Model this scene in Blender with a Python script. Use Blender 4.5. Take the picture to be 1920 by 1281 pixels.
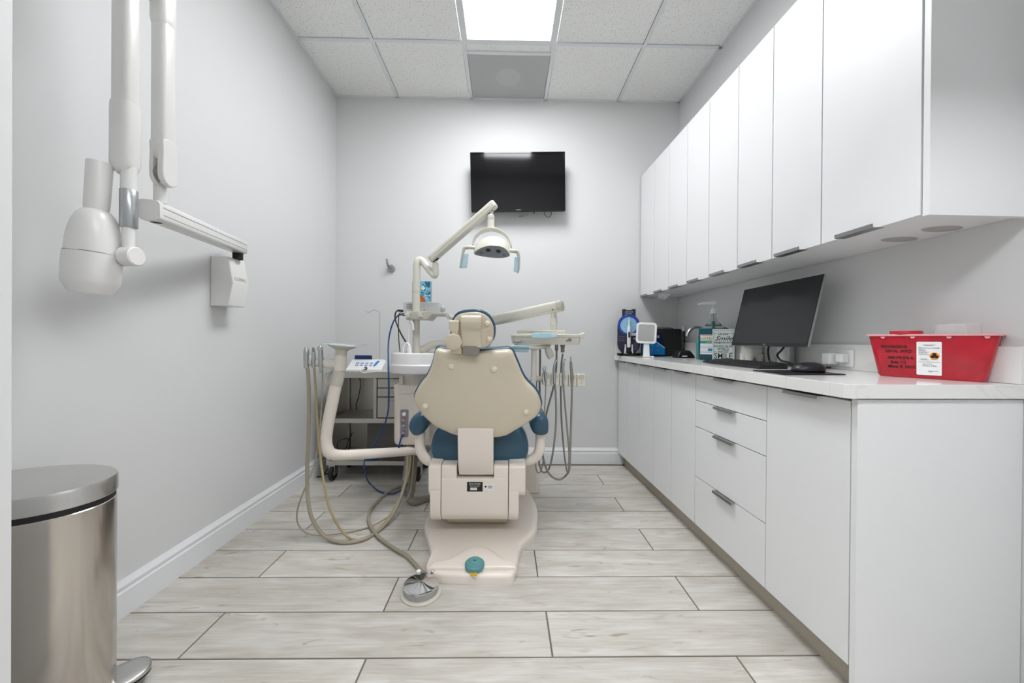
import bpy, bmesh, math, random
from mathutils import Vector, Matrix
random.seed(7)
for o in list(bpy.data.objects): bpy.data.objects.remove(o)
S = bpy.context.scene
COL = S.collection
PI = math.pi

# ---------------------------------------------------------------- camera
FPX = 690.53; YAW, PITCH, ROLL, CAMH = .015898, .003746, -.007434, 1.028
_f = Vector((math.sin(YAW)*math.cos(PITCH), math.cos(YAW)*math.cos(PITCH), -math.sin(PITCH)))
_r0 = Vector((math.cos(YAW), -math.sin(YAW), 0)); _u0 = _r0.cross(_f)
_r = _r0*math.cos(ROLL) - _u0*math.sin(ROLL); _u = _r0*math.sin(ROLL) + _u0*math.cos(ROLL)
cd = bpy.data.cameras.new('camera'); cam = bpy.data.objects.new('camera', cd); COL.objects.link(cam)
cd.sensor_width = 36; cd.lens = FPX/1920*36; cd.clip_start = .02
cam.matrix_world = Matrix(((_r.x, _u.x, -_f.x, 0), (_r.y, _u.y, -_f.y, 0), (_r.z, _u.z, -_f.z, CAMH), (0, 0, 0, 1)))
S.camera = cam

# ---------------------------------------------------------------- world and exposure
w = bpy.data.worlds.new('world'); S.world = w; w.use_nodes = True
w.node_tree.nodes['Background'].inputs[0].default_value = (.9, .95, 1, 1)
w.node_tree.nodes['Background'].inputs[1].default_value = .25
S.view_settings.view_transform = 'Standard'; S.view_settings.look = 'None'
S.view_settings.gamma = 1; S.view_settings.use_curve_mapping = False
S.view_settings.exposure = 0.0
PANEL = 21.0          # emission of the ceiling light over the chair
HALL_FILL = 12.3           # emission of the added fill panels in the hall behind the doorway

# ---------------------------------------------------------------- room dimensions
XL, XR, YB, ZC = -1.41, 1.43, 3.06, 3.02
ZT = .912             # worktop height
RF = Matrix.Translation((0, YB, 0)) @ Matrix.Rotation(.026, 4, 'Z') @ Matrix.Translation((0, -YB, 0))  # right hand wall is a little out of square
I4 = Matrix.Identity(4)
XF = I4

def ray(px, py): return _f + _r*((px-960)/FPX) - _u*((py-640.5)/FPX)
def at(px, py, Y):                       # measured photo point at a known depth
    d = ray(px, py); p = d*(Y/d.y); return Vector((p.x, p.y, p.z+CAMH))
def atz(px, py, Z):
    d = ray(px, py); p = d*((Z-CAMH)/d.z); return Vector((p.x, p.y, p.z+CAMH))
def rat(px, py, y):                      # the same in the frame of the right hand wall
    inv = RF.inverted(); o = inv @ Vector((0, 0, CAMH)); d = inv.to_3x3() @ ray(px, py)
    return o + d*((y-o.y)/d.y)
def V(*a): return Vector(a)

# ---------------------------------------------------------------- materials
def lin(h):
    h = h.lstrip('#'); c = [int(h[i:i+2], 16)/255 for i in (0, 2, 4)]
    return tuple((x/12.92 if x <= .04045 else ((x+.055)/1.055)**2.4) for x in c) + (1,)
MATS = {}
def mat(name, col, rough=.5, metal=0, var=.04, scale=6, spec=.5, coat=0, trans=0, ior=1.45, alpha=1, emit=None, es=0, bump=0, bscale=200, stretch=None, sss=0):
    if name in MATS: return MATS[name]
    m = bpy.data.materials.new(name); m.use_nodes = True; nt = m.node_tree; N = nt.nodes; L = nt.links
    b = N['Principled BSDF']; c = lin(col) if isinstance(col, str) else col
    tc = N.new('ShaderNodeTexCoord'); nz = N.new('ShaderNodeTexNoise'); nz.inputs['Scale'].default_value = scale
    nz.inputs['Detail'].default_value = 4
    src = tc.outputs['Object']
    if stretch:
        mp = N.new('ShaderNodeMapping'); mp.inputs['Scale'].default_value = stretch
        L.new(src, mp.inputs[0]); src = mp.outputs[0]
    L.new(src, nz.inputs['Vector'])
    mx = N.new('ShaderNodeMix'); mx.data_type = 'RGBA'
    lo = tuple(max(0, x*(1-var)) for x in c[:3]) + (1,); hi = tuple(min(1, x*(1+var)) for x in c[:3]) + (1,)
    mx.inputs[6].default_value = lo; mx.inputs[7].default_value = hi
    L.new(nz.outputs['Fac'], mx.inputs[0]); L.new(mx.outputs[2], b.inputs['Base Color'])
    b.inputs['Roughness'].default_value = rough; b.inputs['Metallic'].default_value = metal
    b.inputs['Specular IOR Level'].default_value = spec; b.inputs['Coat Weight'].default_value = coat
    b.inputs['Coat Roughness'].default_value = .08
    b.inputs['Transmission Weight'].default_value = trans; b.inputs['IOR'].default_value = ior; b.inputs['Alpha'].default_value = alpha
    if sss: b.inputs['Subsurface Weight'].default_value = sss; b.inputs['Subsurface Radius'].default_value = (.01, .01, .01)
    if emit: b.inputs['Emission Color'].default_value = lin(emit); b.inputs['Emission Strength'].default_value = es
    if bump:
        n2 = N.new('ShaderNodeTexNoise'); n2.inputs['Scale'].default_value = bscale; L.new(src, n2.inputs['Vector'])
        bp = N.new('ShaderNodeBump'); bp.inputs['Strength'].default_value = bump; bp.inputs['Distance'].default_value = .002
        L.new(n2.outputs['Fac'], bp.inputs['Height']); L.new(bp.outputs[0], b.inputs['Normal'])
    MATS[name] = m; return m

WALL = mat('wall_paint', '#d9dada', .55, var=.012, scale=2, bump=.04, bscale=300)
TRIM = mat('trim_white', '#e6e8ea', .35, var=.01)
CABW = mat('cabinet_white', '#e3e4e5', .38, var=.008, scale=2)
TOE = mat('toe_kick_taupe', '#b3aa9c', .6, var=.05)
ALU = mat('brushed_aluminium', '#a5a5a5', .35, 1, var=.06, scale=40)
GROUT = mat('grout', '#6c655e', .85, var=.1, scale=60)
SHELL = mat('beige_shell', '#cfc5b0', .3, var=.015, coat=.2)
BEIGE = mat('beige_plastic', '#e6ddd3', .3, var=.015, coat=.25)
BEIGED = mat('beige_tan_plastic', '#d3c8b3', .35, var=.02)
IVORY = mat('ivory_enamel', '#dfdcd0', .25, var=.015, coat=.3)
IVORYG = mat('ivory_grey', '#c9c5b9', .35, var=.02)
BLUE = mat('blue_vinyl', '#335468', .26, var=.06, scale=8, bump=.05, bscale=500)
TEAL = mat('teal_rubber', '#5c9296', .45, var=.03)
XW = mat('xray_white', '#e4e3e1', .28, var=.01, coat=.2)
SILVER = mat('silver', '#b9bbbd', .3, 1, var=.04)
CHROME = mat('chrome', '#d8d8d8', .08, 1, var=.02)
STEEL = mat('stainless_steel', '#c6c0ba', .2, 1, var=.04, scale=3, stretch=(40, 40, .5))
STEELT = mat('stainless_lid', '#cfcecc', .32, 1, var=.05, scale=4, stretch=(2, 60, 2))
STEELC = mat('cart_steel', '#bbb9b3', .36, 1, var=.05, scale=4, stretch=(2, 60, 60))
BLACK = mat('black_plastic', '#161617', .4, var=.1)
BLACKG = mat('black_gloss', '#0b0b0d', .06, var=.05)
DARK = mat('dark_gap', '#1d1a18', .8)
RUBBER = mat('black_rubber', '#1b1b1c', .6, var=.1)
HOSE = mat('grey_beige_hose', '#99917f', .4, var=.04)
HOSET = mat('tan_hose', '#a2946f', .4, var=.04)
HOSEG = mat('grey_hose', '#86837c', .4, var=.04)
BLUECB = mat('blue_cable', '#14467f', .4)
NAVYCB = mat('navy_cable', '#1a2a48', .4)
WHITEP = mat('white_plastic', '#eceded', .3, var=.01)
WHITEC = mat('white_ceramic', '#f0efee', .12, var=.01, coat=.4)
FILM = mat('blue_barrier_film', '#a9d6e4', .15, var=.15, scale=40, alpha=.5, bump=.5, bscale=60)
FILM2 = mat('pale_barrier_film', '#bfe3e8', .15, var=.1, scale=30, alpha=.5)
GREYL = mat('grey_lens_panel', '#90949a', .35)
LENS = mat('lens_dark', '#2b2f31', .1)
LENS2 = mat('lens_frost', '#757a7e', .3)
INK = mat('black_ink', '#141414', .6)
INKW = mat('white_ink', '#eeeeee', .5)
PAPER = mat('white_label', '#e9eaea', .5, var=.01)
YELLOW = mat('warning_yellow', '#e4b41c', .5)
ORANGE = mat('orange_print', '#f0931d', .5)
CLAMP = mat('grey_clamp', '#8a857c', .4)
PANELG = mat('mauve_grey_panel', '#8f8893', .4)
QUARTZ = None

def emis(name, col, strength):
    m = bpy.data.materials.new(name); m.use_nodes = True; N = m.node_tree.nodes; L = m.node_tree.links
    for n in list(N): N.remove(n)
    out = N.new('ShaderNodeOutputMaterial'); e = N.new('ShaderNodeEmission'); e.inputs[0].default_value = lin(col)
    nz = N.new('ShaderNodeTexNoise'); nz.inputs['Scale'].default_value = 200
    mr = N.new('ShaderNodeMapRange'); mr.inputs[3].default_value = strength*.97; mr.inputs[4].default_value = strength*1.03
    L.new(nz.outputs['Fac'], mr.inputs[0]); L.new(mr.outputs[0], e.inputs[1]); L.new(e.outputs[0], out.inputs[0])
    return m

def quartz():
    m = mat('white_quartz', '#e4e4e2', .12, var=.01); N = m.node_tree.nodes; L = m.node_tree.links; b = N['Principled BSDF']
    tc = N.new('ShaderNodeTexCoord'); nz = N.new('ShaderNodeTexNoise'); nz.inputs['Scale'].default_value = 1.7; nz.inputs['Detail'].default_value = 8; nz.inputs['Distortion'].default_value = 1.4
    L.new(tc.outputs['Object'], nz.inputs['Vector'])
    cr = N.new('ShaderNodeValToRGB'); e = cr.color_ramp.elements
    e[0].position = .488; e[0].color = lin('#e4e4e2'); e[1].position = .512; e[1].color = lin('#e4e4e2')
    k = cr.color_ramp.elements.new(.5); k.color = lin('#dddcd9')
    L.new(nz.outputs['Fac'], cr.inputs[0]); L.new(cr.outputs[0], b.inputs['Base Color']); return m
QUARTZ = quartz()

def plank_mat():
    m = bpy.data.materials.new('wood_look_tile'); m.use_nodes = True; N = m.node_tree.nodes; L = m.node_tree.links; b = N['Principled BSDF']
    tc = N.new('ShaderNodeTexCoord'); oi = N.new('ShaderNodeObjectInfo')
    ml = N.new('ShaderNodeMath'); ml.operation = 'MULTIPLY'; ml.inputs[1].default_value = 37
    L.new(oi.outputs['Random'], ml.inputs[0])
    cx = N.new('ShaderNodeCombineXYZ'); L.new(ml.outputs[0], cx.inputs[0]); L.new(ml.outputs[0], cx.inputs[2])
    ad = N.new('ShaderNodeVectorMath'); L.new(tc.outputs['Object'], ad.inputs[0]); L.new(cx.outputs[0], ad.inputs[1])
    def noise(sc, scale, det=6, dist=0):
        mp = N.new('ShaderNodeMapping'); mp.inputs['Scale'].default_value = sc; L.new(ad.outputs[0], mp.inputs[0])
        n = N.new('ShaderNodeTexNoise'); n.inputs['Scale'].default_value = scale; n.inputs['Detail'].default_value = det; n.inputs['Distortion'].default_value = dist
        L.new(mp.outputs[0], n.inputs['Vector']); return n
    grain = noise((2, 40, 1), 3, 6, .6); blot = noise((2.2, 9, 1), 1.6, 4, .8); knot = noise((3.2, 11, 1), 1.9, 3, 1.6)
    r1 = N.new('ShaderNodeValToRGB'); r1.color_ramp.elements[0].position = .3; r1.color_ramp.elements[0].color = lin('#c0bdb6'); r1.color_ramp.elements[1].position = .72; r1.color_ramp.elements[1].color = lin('#d4d1cb')
    L.new(grain.outputs['Fac'], r1.inputs[0])
    r2 = N.new('ShaderNodeValToRGB'); r2.color_ramp.elements[0].position = .3; r2.color_ramp.elements[0].color = lin('#e4e0d9'); r2.color_ramp.elements[1].position = .62; r2.color_ramp.elements[1].color = (1, 1, 1, 1)
    L.new(blot.outputs['Fac'], r2.inputs[0])
    r3 = N.new('ShaderNodeValToRGB'); r3.color_ramp.elements[0].position = .64; r3.color_ramp.elements[0].color = (1, 1, 1, 1); r3.color_ramp.elements[1].position = .8; r3.color_ramp.elements[1].color = lin('#c3b9a8')
    L.new(knot.outputs['Fac'], r3.inputs[0])
    def mul(a, c):
        x = N.new('ShaderNodeMix'); x.data_type = 'RGBA'; x.blend_type = 'MULTIPLY'; x.inputs[0].default_value = 1
        L.new(a, x.inputs[6]); L.new(c, x.inputs[7]); return x.outputs[2]
    o = mul(mul(r1.outputs[0], r2.outputs[0]), r3.outputs[0])
    hs = N.new('ShaderNodeHueSaturation'); mr = N.new('ShaderNodeMapRange'); mr.inputs[3].default_value = .93; mr.inputs[4].default_value = 1.07
    L.new(oi.outputs['Random'], mr.inputs[0]); L.new(mr.outputs[0], hs.inputs['Value']); L.new(o, hs.inputs['Color'])
    L.new(hs.outputs[0], b.inputs['Base Color']); b.inputs['Roughness'].default_value = .42
    bp = N.new('ShaderNodeBump'); bp.inputs['Strength'].default_value = .12; bp.inputs['Distance'].default_value = .002
    L.new(grain.outputs['Fac'], bp.inputs['Height']); L.new(bp.outputs[0], b.inputs['Normal'])
    return m
PLANK = plank_mat()

def ctile_mat():
    m = mat('mineral_fibre_tile', '#dfdfdb', .85, var=.02); N = m.node_tree.nodes; L = m.node_tree.links; b = N['Principled BSDF']
    tc = N.new('ShaderNodeTexCoord'); n = N.new('ShaderNodeTexNoise'); n.inputs['Scale'].default_value = 130; n.inputs['Detail'].default_value = 2
    L.new(tc.outputs['Object'], n.inputs['Vector'])
    cr = N.new('ShaderNodeValToRGB'); cr.color_ramp.elements[0].position = .30; cr.color_ramp.elements[0].color = lin('#b4b4b0'); cr.color_ramp.elements[1].position = .40; cr.color_ramp.elements[1].color = lin('#f6f6f4')
    L.new(n.outputs['Fac'], cr.inputs[0]); L.new(cr.outputs[0], b.inputs['Base Color'])
    bp = N.new('ShaderNodeBump'); bp.inputs['Strength'].default_value = .5; bp.inputs['Distance'].default_value = .003
    L.new(n.outputs['Fac'], bp.inputs['Height']); L.new(bp.outputs[0], b.inputs['Normal']); return m
CTILE = ctile_mat()

def grille_mat():
    m = mat('perforated_grey', '#8d8d8d', .6, var=.02); N = m.node_tree.nodes; L = m.node_tree.links; b = N['Principled BSDF']
    tc = N.new('ShaderNodeTexCoord'); v = N.new('ShaderNodeTexVoronoi'); v.inputs['Scale'].default_value = 160; v.inputs['Randomness'].default_value = 0
    L.new(tc.outputs['Object'], v.inputs['Vector'])
    cr = N.new('ShaderNodeValToRGB'); cr.color_ramp.elements[0].position = .25; cr.color_ramp.elements[0].color = lin('#7c7c7c'); cr.color_ramp.elements[1].position = .35; cr.color_ramp.elements[1].color = lin('#bdbdbd')
    L.new(v.outputs['Distance'], cr.inputs[0]); L.new(cr.outputs[0], b.inputs['Base Color']); return m
GRILLE = grille_mat()

def swirl_mat():
    m = mat('swirl_print', '#5fa6c4', .4); N = m.node_tree.nodes; L = m.node_tree.links; b = N['Principled BSDF']
    tc = N.new('ShaderNodeTexCoord'); n = N.new('ShaderNodeTexNoise'); n.inputs['Scale'].default_value = 14; n.inputs['Distortion'].default_value = 2.5
    L.new(tc.outputs['Object'], n.inputs['Vector'])
    cr = N.new('ShaderNodeValToRGB'); cr.color_ramp.interpolation = 'CONSTANT'
    cols = [(0, '#1d5f86'), (.4, '#2f8ea0'), (.46, '#7cc3dc'), (.55, '#d4dfe2'), (.58, '#4f9cc0'), (.66, '#1f6f93')]
    e = cr.color_ramp.elements; e[0].color = lin(cols[0][1]); e[1].position = cols[1][0]; e[1].color = lin(cols[1][1])
    for p, c in cols[2:]: k = e.new(p); k.color = lin(c)
    L.new(n.outputs['Fac'], cr.inputs[0]); L.new(cr.outputs[0], b.inputs['Base Color']); return m
SWIRL = swirl_mat()

# ---------------------------------------------------------------- geometry kit
class G:
    def __init__(s): s.v = []; s.f = []
    def add(s, vs, fs):
        n = len(s.v); s.v += [Vector(v) for v in vs]; s.f += [tuple(i+n for i in f) for f in fs]; return s
    def box(s, x0, x1, y0, y1, z0, z1, M=None):
        vs = [V(x, y, z) for z in (z0, z1) for y in (y0, y1) for x in (x0, x1)]
        if M: vs = [M @ v for v in vs]
        return s.add(vs, [(0, 2, 3, 1), (4, 5, 7, 6), (0, 1, 5, 4), (2, 6, 7, 3), (0, 4, 6, 2), (1, 3, 7, 5)])
    def loft(s, rings, cap=True, closed=False):
        n = len(rings[0]); vs = [p for r in rings for p in r]; fs = []
        m = len(rings)
        for i in range(m if closed else m-1):
            a, b = i*n, ((i+1) % m)*n
            for j in range(n):
                k = (j+1) % n; fs.append((a+j, a+k, b+k, b+j))
        if cap and not closed: fs += [tuple(range(n))[::-1], tuple(range((m-1)*n, m*n))]
        return s.add(vs, fs)
    def cyl(s, p0, p1, r0, r1=None, n=20):
        return s.tube([p0, p1], [r0, r0 if r1 is None else r1], n, False)
    def tube(s, pts, r, n=12, smooth=True, sub=8, flat=None):
        pts = [Vector(p) for p in pts]
        if smooth and len(pts) > 2:
            rr = r if isinstance(r, (list, tuple)) else None
            q = []; q2 = []
            for i in range(len(pts)-1):
                p0 = pts[i-1] if i else pts[0]*2-pts[1]; p1 = pts[i]; p2 = pts[i+1]; p3 = pts[i+2] if i+2 < len(pts) else pts[-1]*2-pts[-2]
                for k in range(sub):
                    t = k/sub
                    q.append(.5*((2*p1)+(p2-p0)*t+(2*p0-5*p1+4*p2-p3)*t*t+(3*p1-p0-3*p2+p3)*t**3))
                    if rr: q2.append(rr[i]*(1-t)+rr[i+1]*t)
            q.append(pts[-1]); pts = q
            if rr: r = q2+[rr[-1]]
        rs = r if isinstance(r, (list, tuple)) else [r]*len(pts)
        d = (pts[1]-pts[0]).normalized(); a = d.orthogonal().normalized()
        if flat is not None: a = (flat-d*flat.dot(d)).normalized()
        rings = []
        for i, p in enumerate(pts):
            if i == 0: t = pts[1]-pts[0]
            elif i == len(pts)-1: t = pts[-1]-pts[-2]
            else: t = (pts[i+1]-pts[i]).normalized()+(pts[i]-pts[i-1]).normalized()
            t = t.normalized(); a = (a-t*a.dot(t)).normalized(); b = t.cross(a)
            rings.append([p+(a*math.cos(2*PI*k/n)+b*math.sin(2*PI*k/n))*rs[i] for k in range(n)])
        return s.loft(rings)
    def lathe(s, prof, M=None, n=32, sx=1, sy=1, ex=2):
        M = M or I4; rings = []
        for r, z in prof:
            ring = []
            for k in range(n):
                t = 2*PI*k/n; c, q = math.cos(t), math.sin(t)
                if ex != 2: c = math.copysign(abs(c)**(2/ex), c); q = math.copysign(abs(q)**(2/ex), q)
                ring.append(M @ V(max(r, 1e-5)*c*sx, max(r, 1e-5)*q*sy, z))
            rings.append(ring)
        return s.loft(rings)
    def prism(s, o, d0, d1, M):            # outline in the local xy plane, along local z
        return s.loft([[M @ V(x, y, d0) for x, y in o], [M @ V(x, y, d1) for x, y in o]])
    def pillow(s, o, steps, M):            # outline rings: (scale, z)
        cx = sum(p[0] for p in o)/len(o); cy = sum(p[1] for p in o)/len(o)
        return s.loft([[M @ V(cx+(x-cx)*k, cy+(y-cy)*k, z) for x, y in o] for k, z in steps])
    def bar(s, p0, p1, w, h, r=.3, up=V(0, 0, 1), n=4):  # rounded rectangular bar
        p0, p1 = Vector(p0), Vector(p1); d = (p1-p0).normalized(); x = d.cross(up).normalized(); y = x.cross(d)
        o = rrect(w, h, r*min(w, h), n)
        return s.loft([[p+x*a+y*b for a, b in o] for p in (p0, p1)])

def rrect(w, h, r, n=4):
    o = []
    for cx, cy, a0 in ((w/2-r, h/2-r, 0), (-w/2+r, h/2-r, PI/2), (-w/2+r, -h/2+r, PI), (w/2-r, -h/2+r, 1.5*PI)):
        for k in range(n+1): a = a0+PI/2*k/n; o.append((cx+r*math.cos(a), cy+r*math.sin(a)))
    return o
def circ(r, n=24, cx=0, cy=0): return [(cx+r*math.cos(2*PI*k/n), cy+r*math.sin(2*PI*k/n)) for k in range(n)]
def csmooth(p, sub=4):                     # closed catmull-rom outline
    n = len(p); o = []; P = [Vector((a, b)) for a, b in p]
    for i in range(n):
        p0, p1, p2, p3 = P[i-1], P[i], P[(i+1) % n], P[(i+2) % n]
        for k in range(sub):
            t = k/sub; q = .5*((2*p1)+(p2-p0)*t+(2*p0-5*p1+4*p2-p3)*t*t+(3*p1-p0-3*p2+p3)*t**3); o.append((q.x, q.y))
    return o
def frame(o, x, y):                        # matrix with given origin, x and y axes
    x = Vector(x).normalized(); y = Vector(y); y = (y-x*y.dot(x)).normalized(); z = x.cross(y); o = Vector(o)
    return Matrix(((x.x, y.x, z.x, o.x), (x.y, y.y, z.y, o.y), (x.z, y.z, z.z, o.z), (0, 0, 0, 1)))

def obj(name, g, m, parent=None, bevel=0, seg=2, ang=35, label=None, sub=0, smooth=True):
    vs = [XF @ v for v in g.v]
    lo = V(*(min(v[i] for v in vs) for i in range(3))); hi = V(*(max(v[i] for v in vs) for i in range(3))); c = (lo+hi)/2
    me = bpy.data.meshes.new(name); me.from_pydata([v-c for v in vs], [], g.f)
    bm = bmesh.new(); bm.from_mesh(me); bmesh.ops.recalc_face_normals(bm, faces=bm.faces); bm.to_mesh(me); bm.free()
    me.materials.append(m)
    o = bpy.data.objects.new(name, me); COL.objects.link(o); o.location = c
    if smooth:
        me.shade_smooth()
        if not bevel and not sub: me.set_sharp_from_angle(angle=math.radians(ang))
    if bevel:
        b = o.modifiers.new('bevel', 'BEVEL'); b.width = bevel; b.segments = seg; b.limit_method = 'ANGLE'; b.angle_limit = math.radians(ang); b.harden_normals = True
    if sub:
        q = o.modifiers.new('subdivision', 'SUBSURF'); q.levels = sub; q.render_levels = sub
    if parent:
        o.parent = parent; o.matrix_parent_inverse = world(parent).inverted()
    if label: o['label'] = label
    return o
def world(o):
    return (world(o.parent) @ o.matrix_parent_inverse @ o.matrix_basis) if o.parent else o.matrix_basis.copy()
def tag(o, label, cat, group=None):
    o['label'] = label; o['category'] = cat
    if group: o['group'] = group
    return o
def thing(name, loc, label, cat, group=None):
    o = bpy.data.objects.new(name, None); COL.objects.link(o); o.empty_display_size = .05
    o.location = XF @ Vector(loc); return tag(o, label, cat, group)
def struct(o): o['kind'] = 'structure'; return o
def text(name, s, size, m, M, parent, width=None, align='CENTER', shear=0, bold=0):
    cu = bpy.data.curves.new(name, 'FONT'); cu.body = s; cu.size = size; cu.align_x = align; cu.resolution_u = 2; cu.shear = shear; cu.offset = bold; cu.fill_mode = 'FRONT'
    t = bpy.data.objects.new(name, cu); COL.objects.link(t)
    me = bpy.data.meshes.new_from_object(t.evaluated_get(bpy.context.evaluated_depsgraph_get()))
    bpy.data.objects.remove(t)
    vs = [v.co.copy() for v in me.vertices]; fs = [tuple(p.vertices) for p in me.polygons]
    if not vs: return
    if width:
        x0 = min(v.x for v in vs); x1 = max(v.x for v in vs); k = width/(x1-x0)
        for v in vs: v.x *= k
    g = G(); g.add([M @ v for v in vs], fs)
    o = obj(name, g, m, parent, smooth=False); return o

# ================================================================= STRUCTURE
def build_room():
    global XF
    XF = I4
    W = .1
    g = G().box(XL-W, XL, .45, YB+W, 0, ZC+.05); struct(obj('wall_left', g, WALL))
    g = G().box(XL-W, XR+.3, YB, YB+W, 0, ZC+.05); struct(obj('wall_back', g, WALL))
    XF = RF; g = G().box(XR, XR+W, .3, YB+.05, 0, ZC+.05); struct(obj('wall_right', g, WALL)); XF = I4
    # front wall with the doorway the camera stands in
    xj = ray(22, 640).x/ray(22, 640).y*.57
    g = G().box(XL-W, xj, .45, .57, 0, ZC+.05).box(1.44, 1.62, .45, .57, 0, ZC+.05).box(xj, 1.44, .45, .57, 2.06, ZC+.05)  # unseen header lowered to shade upper parts, right pier kept short for light
    struct(obj('wall_front', g, WALL))
    # hall behind the doorway
    g = G().box(-2.6, 2.6, -2.1, -2.0, 0, 2.75); struct(obj('wall_hall_far', g, WALL))
    g = G().box(-2.7, -2.6, -2.1, .45, 0, 2.75); struct(obj('wall_hall_left', g, WALL))
    g = G().box(2.6, 2.7, -2.1, .45, 0, 2.75); struct(obj('wall_hall_right', g, WALL))
    g = G().box(-2.7, XL-W, .45, .57, 0, 2.75).box(1.62, 2.7, .45, .57, 0, 2.75); struct(obj('wall_hall_near', g, WALL))
    g = G().box(-2.7, 2.7, -2.1, .45, 2.75, 2.85); struct(obj('ceiling_hall', g, WALL))
    # floor: grout bed with planks
    fl = struct(obj('floor', G().box(-2.7, 2.7, -2.1, YB+W, -.06, -.0025), GROUT))
    TW, TL, GAP = .203, 1.203, .0058; cache = {}
    for k in range(-16, 10):
        y0 = 1.190+(k-1)*TW; y1 = min(y0+TW, YB)
        if y1 <= y0+.01: continue
        off = (-.443 if k % 2 == 0 else -1.0436+.006)-.0067*k
        x = off-3*TL
        xa, xb = (XL-.02, 1.52) if y0 > .5 else (-2.6, 2.6)
        while x < xb:
            a, b = max(x, xa), min(x+TL, xb)
            if b-a > .02:
                key = (round(b-a, 3), round(y1-y0, 3))
                if key not in cache:
                    lx, ly = (b-a-GAP)/2, (y1-y0-GAP)/2
                    c = .0012; me = bpy.data.meshes.new('plank')
                    vs = [(sx*lx, sy*ly, -.03) for sx, sy in ((-1, -1), (1, -1), (1, 1), (-1, 1))] + [(sx*lx, sy*ly, -c) for sx, sy in ((-1, -1), (1, -1), (1, 1), (-1, 1))] + [(sx*(lx-c), sy*(ly-c), 0) for sx, sy in ((-1, -1), (1, -1), (1, 1), (-1, 1))]
                    fs = [(8, 9, 10, 11)] + [(i+o, (i+1) % 4+o, (i+1) % 4+o+4, i+o+4) for o in (0, 4) for i in range(4)]
                    me.from_pydata(vs, [], fs); me.materials.append(PLANK); cache[key] = me
                o = bpy.data.objects.new('plank', cache[key]); COL.objects.link(o); o.location = ((a+b)/2, (y0+y1)/2, 0)
                o.parent = fl; o.matrix_parent_inverse = fl.matrix_basis.inverted()
            x += TL
    # baseboards
    prof = [(0, 0), (.016, 0), (.016, .092), (.0115, .098), (.0115, .104), (.0145, .108), (.0145, .116), (.006, .128), (.004, .135), (0, .135)]
    g = G(); g.loft([[V(XL+d, y, z) for d, z in prof] for y in (.571, YB)]); struct(obj('baseboard_left', g, TRIM))
    g = G(); g.loft([[V(x, YB-d, z) for d, z in prof] for x in (XL+.004, .985)]); struct(obj('baseboard_back', g, TRIM))
    # ceiling
    ce = struct(obj('ceiling', G().box(XL-W, 1.62, .45, YB+W, ZC+.05, ZC+.12), WALL))
    gx = [XL, -.910, -.3004, .3092, .9188, 1.51]; gy = [.57, .65, 1.26, 1.869, 2.479, YB]
    tc = {}
    def slab(name, x0, x1, y0, y1, z, th, m):
        key = (name, round(x1-x0, 3), round(y1-y0, 3), z)
        if key not in tc:
            lx, ly = (x1-x0)/2, (y1-y0)/2; me = bpy.data.meshes.new(name); e = .006 if name == 'ceiling_tile' else 0
            vs = [(sx*(lx-e), sy*(ly-e), 0) for sx, sy in ((-1, -1), (1, -1), (1, 1), (-1, 1))]+[(sx*lx, sy*ly, th) for sx, sy in ((-1, -1), (1, -1), (1, 1), (-1, 1))]
            me.from_pydata(vs, [], [(3, 2, 1, 0), (4, 5, 6, 7)]+[(i, (i+1) % 4, (i+1) % 4+4, i+4) for i in range(4)]); me.materials.append(m); tc[key] = me
        o = bpy.data.objects.new(name, tc[key]); COL.objects.link(o); o.location = ((x0+x1)/2, (y0+y1)/2, z)
        o.parent = ce; o.matrix_parent_inverse = ce.matrix_basis.inverted()
    b = .012
    for i in range(5):
        for j in range(5):
            if i == 2 and j in (2, 3, 4): continue
            slab('ceiling_tile', gx[i]+b*.8, gx[i+1]-b*.8, gy[j]+b*.8, gy[j+1]-b*.8, ZC+.004, .012, CTILE)
    for x in gx[1:5]: slab('grid_bar', x-b, x+b, gy[0], YB, ZC-.002, .008, TRIM)
    for j, y in enumerate(gy[1:5]):
        for i in range(5):
            if i == 2 and j == 2: continue
            slab('grid_bar', gx[i]+b, gx[i+1]-b, y-b, y+b, ZC-.002, .008, TRIM)
    slab('grid_bar', XL, 1.5, YB-.018, YB, ZC-.002, .008, TRIM); slab('grid_bar', XL, XL+.02, gy[0], YB-.018, ZC-.002, .008, TRIM)
    XF = RF; o = obj('wall_angle', G().box(XR-.02, XR, .5, YB-.02, ZC-.002, ZC+.006), TRIM, ce); XF = I4
    # filler strip + perforated return grille
    slab('ceiling_tile', -.288, .297, 2.491, 2.555, ZC+.004, .012, CTILE)
    slab('grid_bar', -.288, .297, 2.555, 2.58, ZC-.002, .008, TRIM)
    t = thing('return_air_grille', (0, 2.8, ZC), 'grey perforated square air grille in the ceiling next to the lit panel', 'air grille')
    obj('grille_plate', G().box(-.285, .294, 2.583, 3.04, ZC-.001, ZC+.008), GRILLE, t)
    obj('round_damper', G().lathe([(.0, -.003), (.088, -.003), (.095, 0), (.095, .004), (.0, .004)], Matrix.Translation((.0, 2.80, ZC-.001)), 40), mat('grille_grey_light', '#c4c4c4', .6), t)
    # light panel
    t = thing('ceiling_light', (0, 1.87, ZC), 'bright rectangular flat light panel set in the ceiling grid', 'ceiling light')
    x0, x1, y0, y1 = -.288, .297, 1.272, 2.467; g = G()
    for a in ((x0, x1, y0, y0+.022), (x0, x1, y1-.022, y1), (x0, x0+.018, y0+.022, y1-.022), (x1-.018, x1, y0+.022, y1-.022)): g.box(*a, ZC-.006, ZC+.01)
    obj('frame', g, TRIM, t)
    obj('diffuser', G().box(x0+.018, x1-.018, y0+.022, y1-.022, ZC+.002, ZC+.006), emis('diffuser_light', '#fcfdff', PANEL), t)
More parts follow.
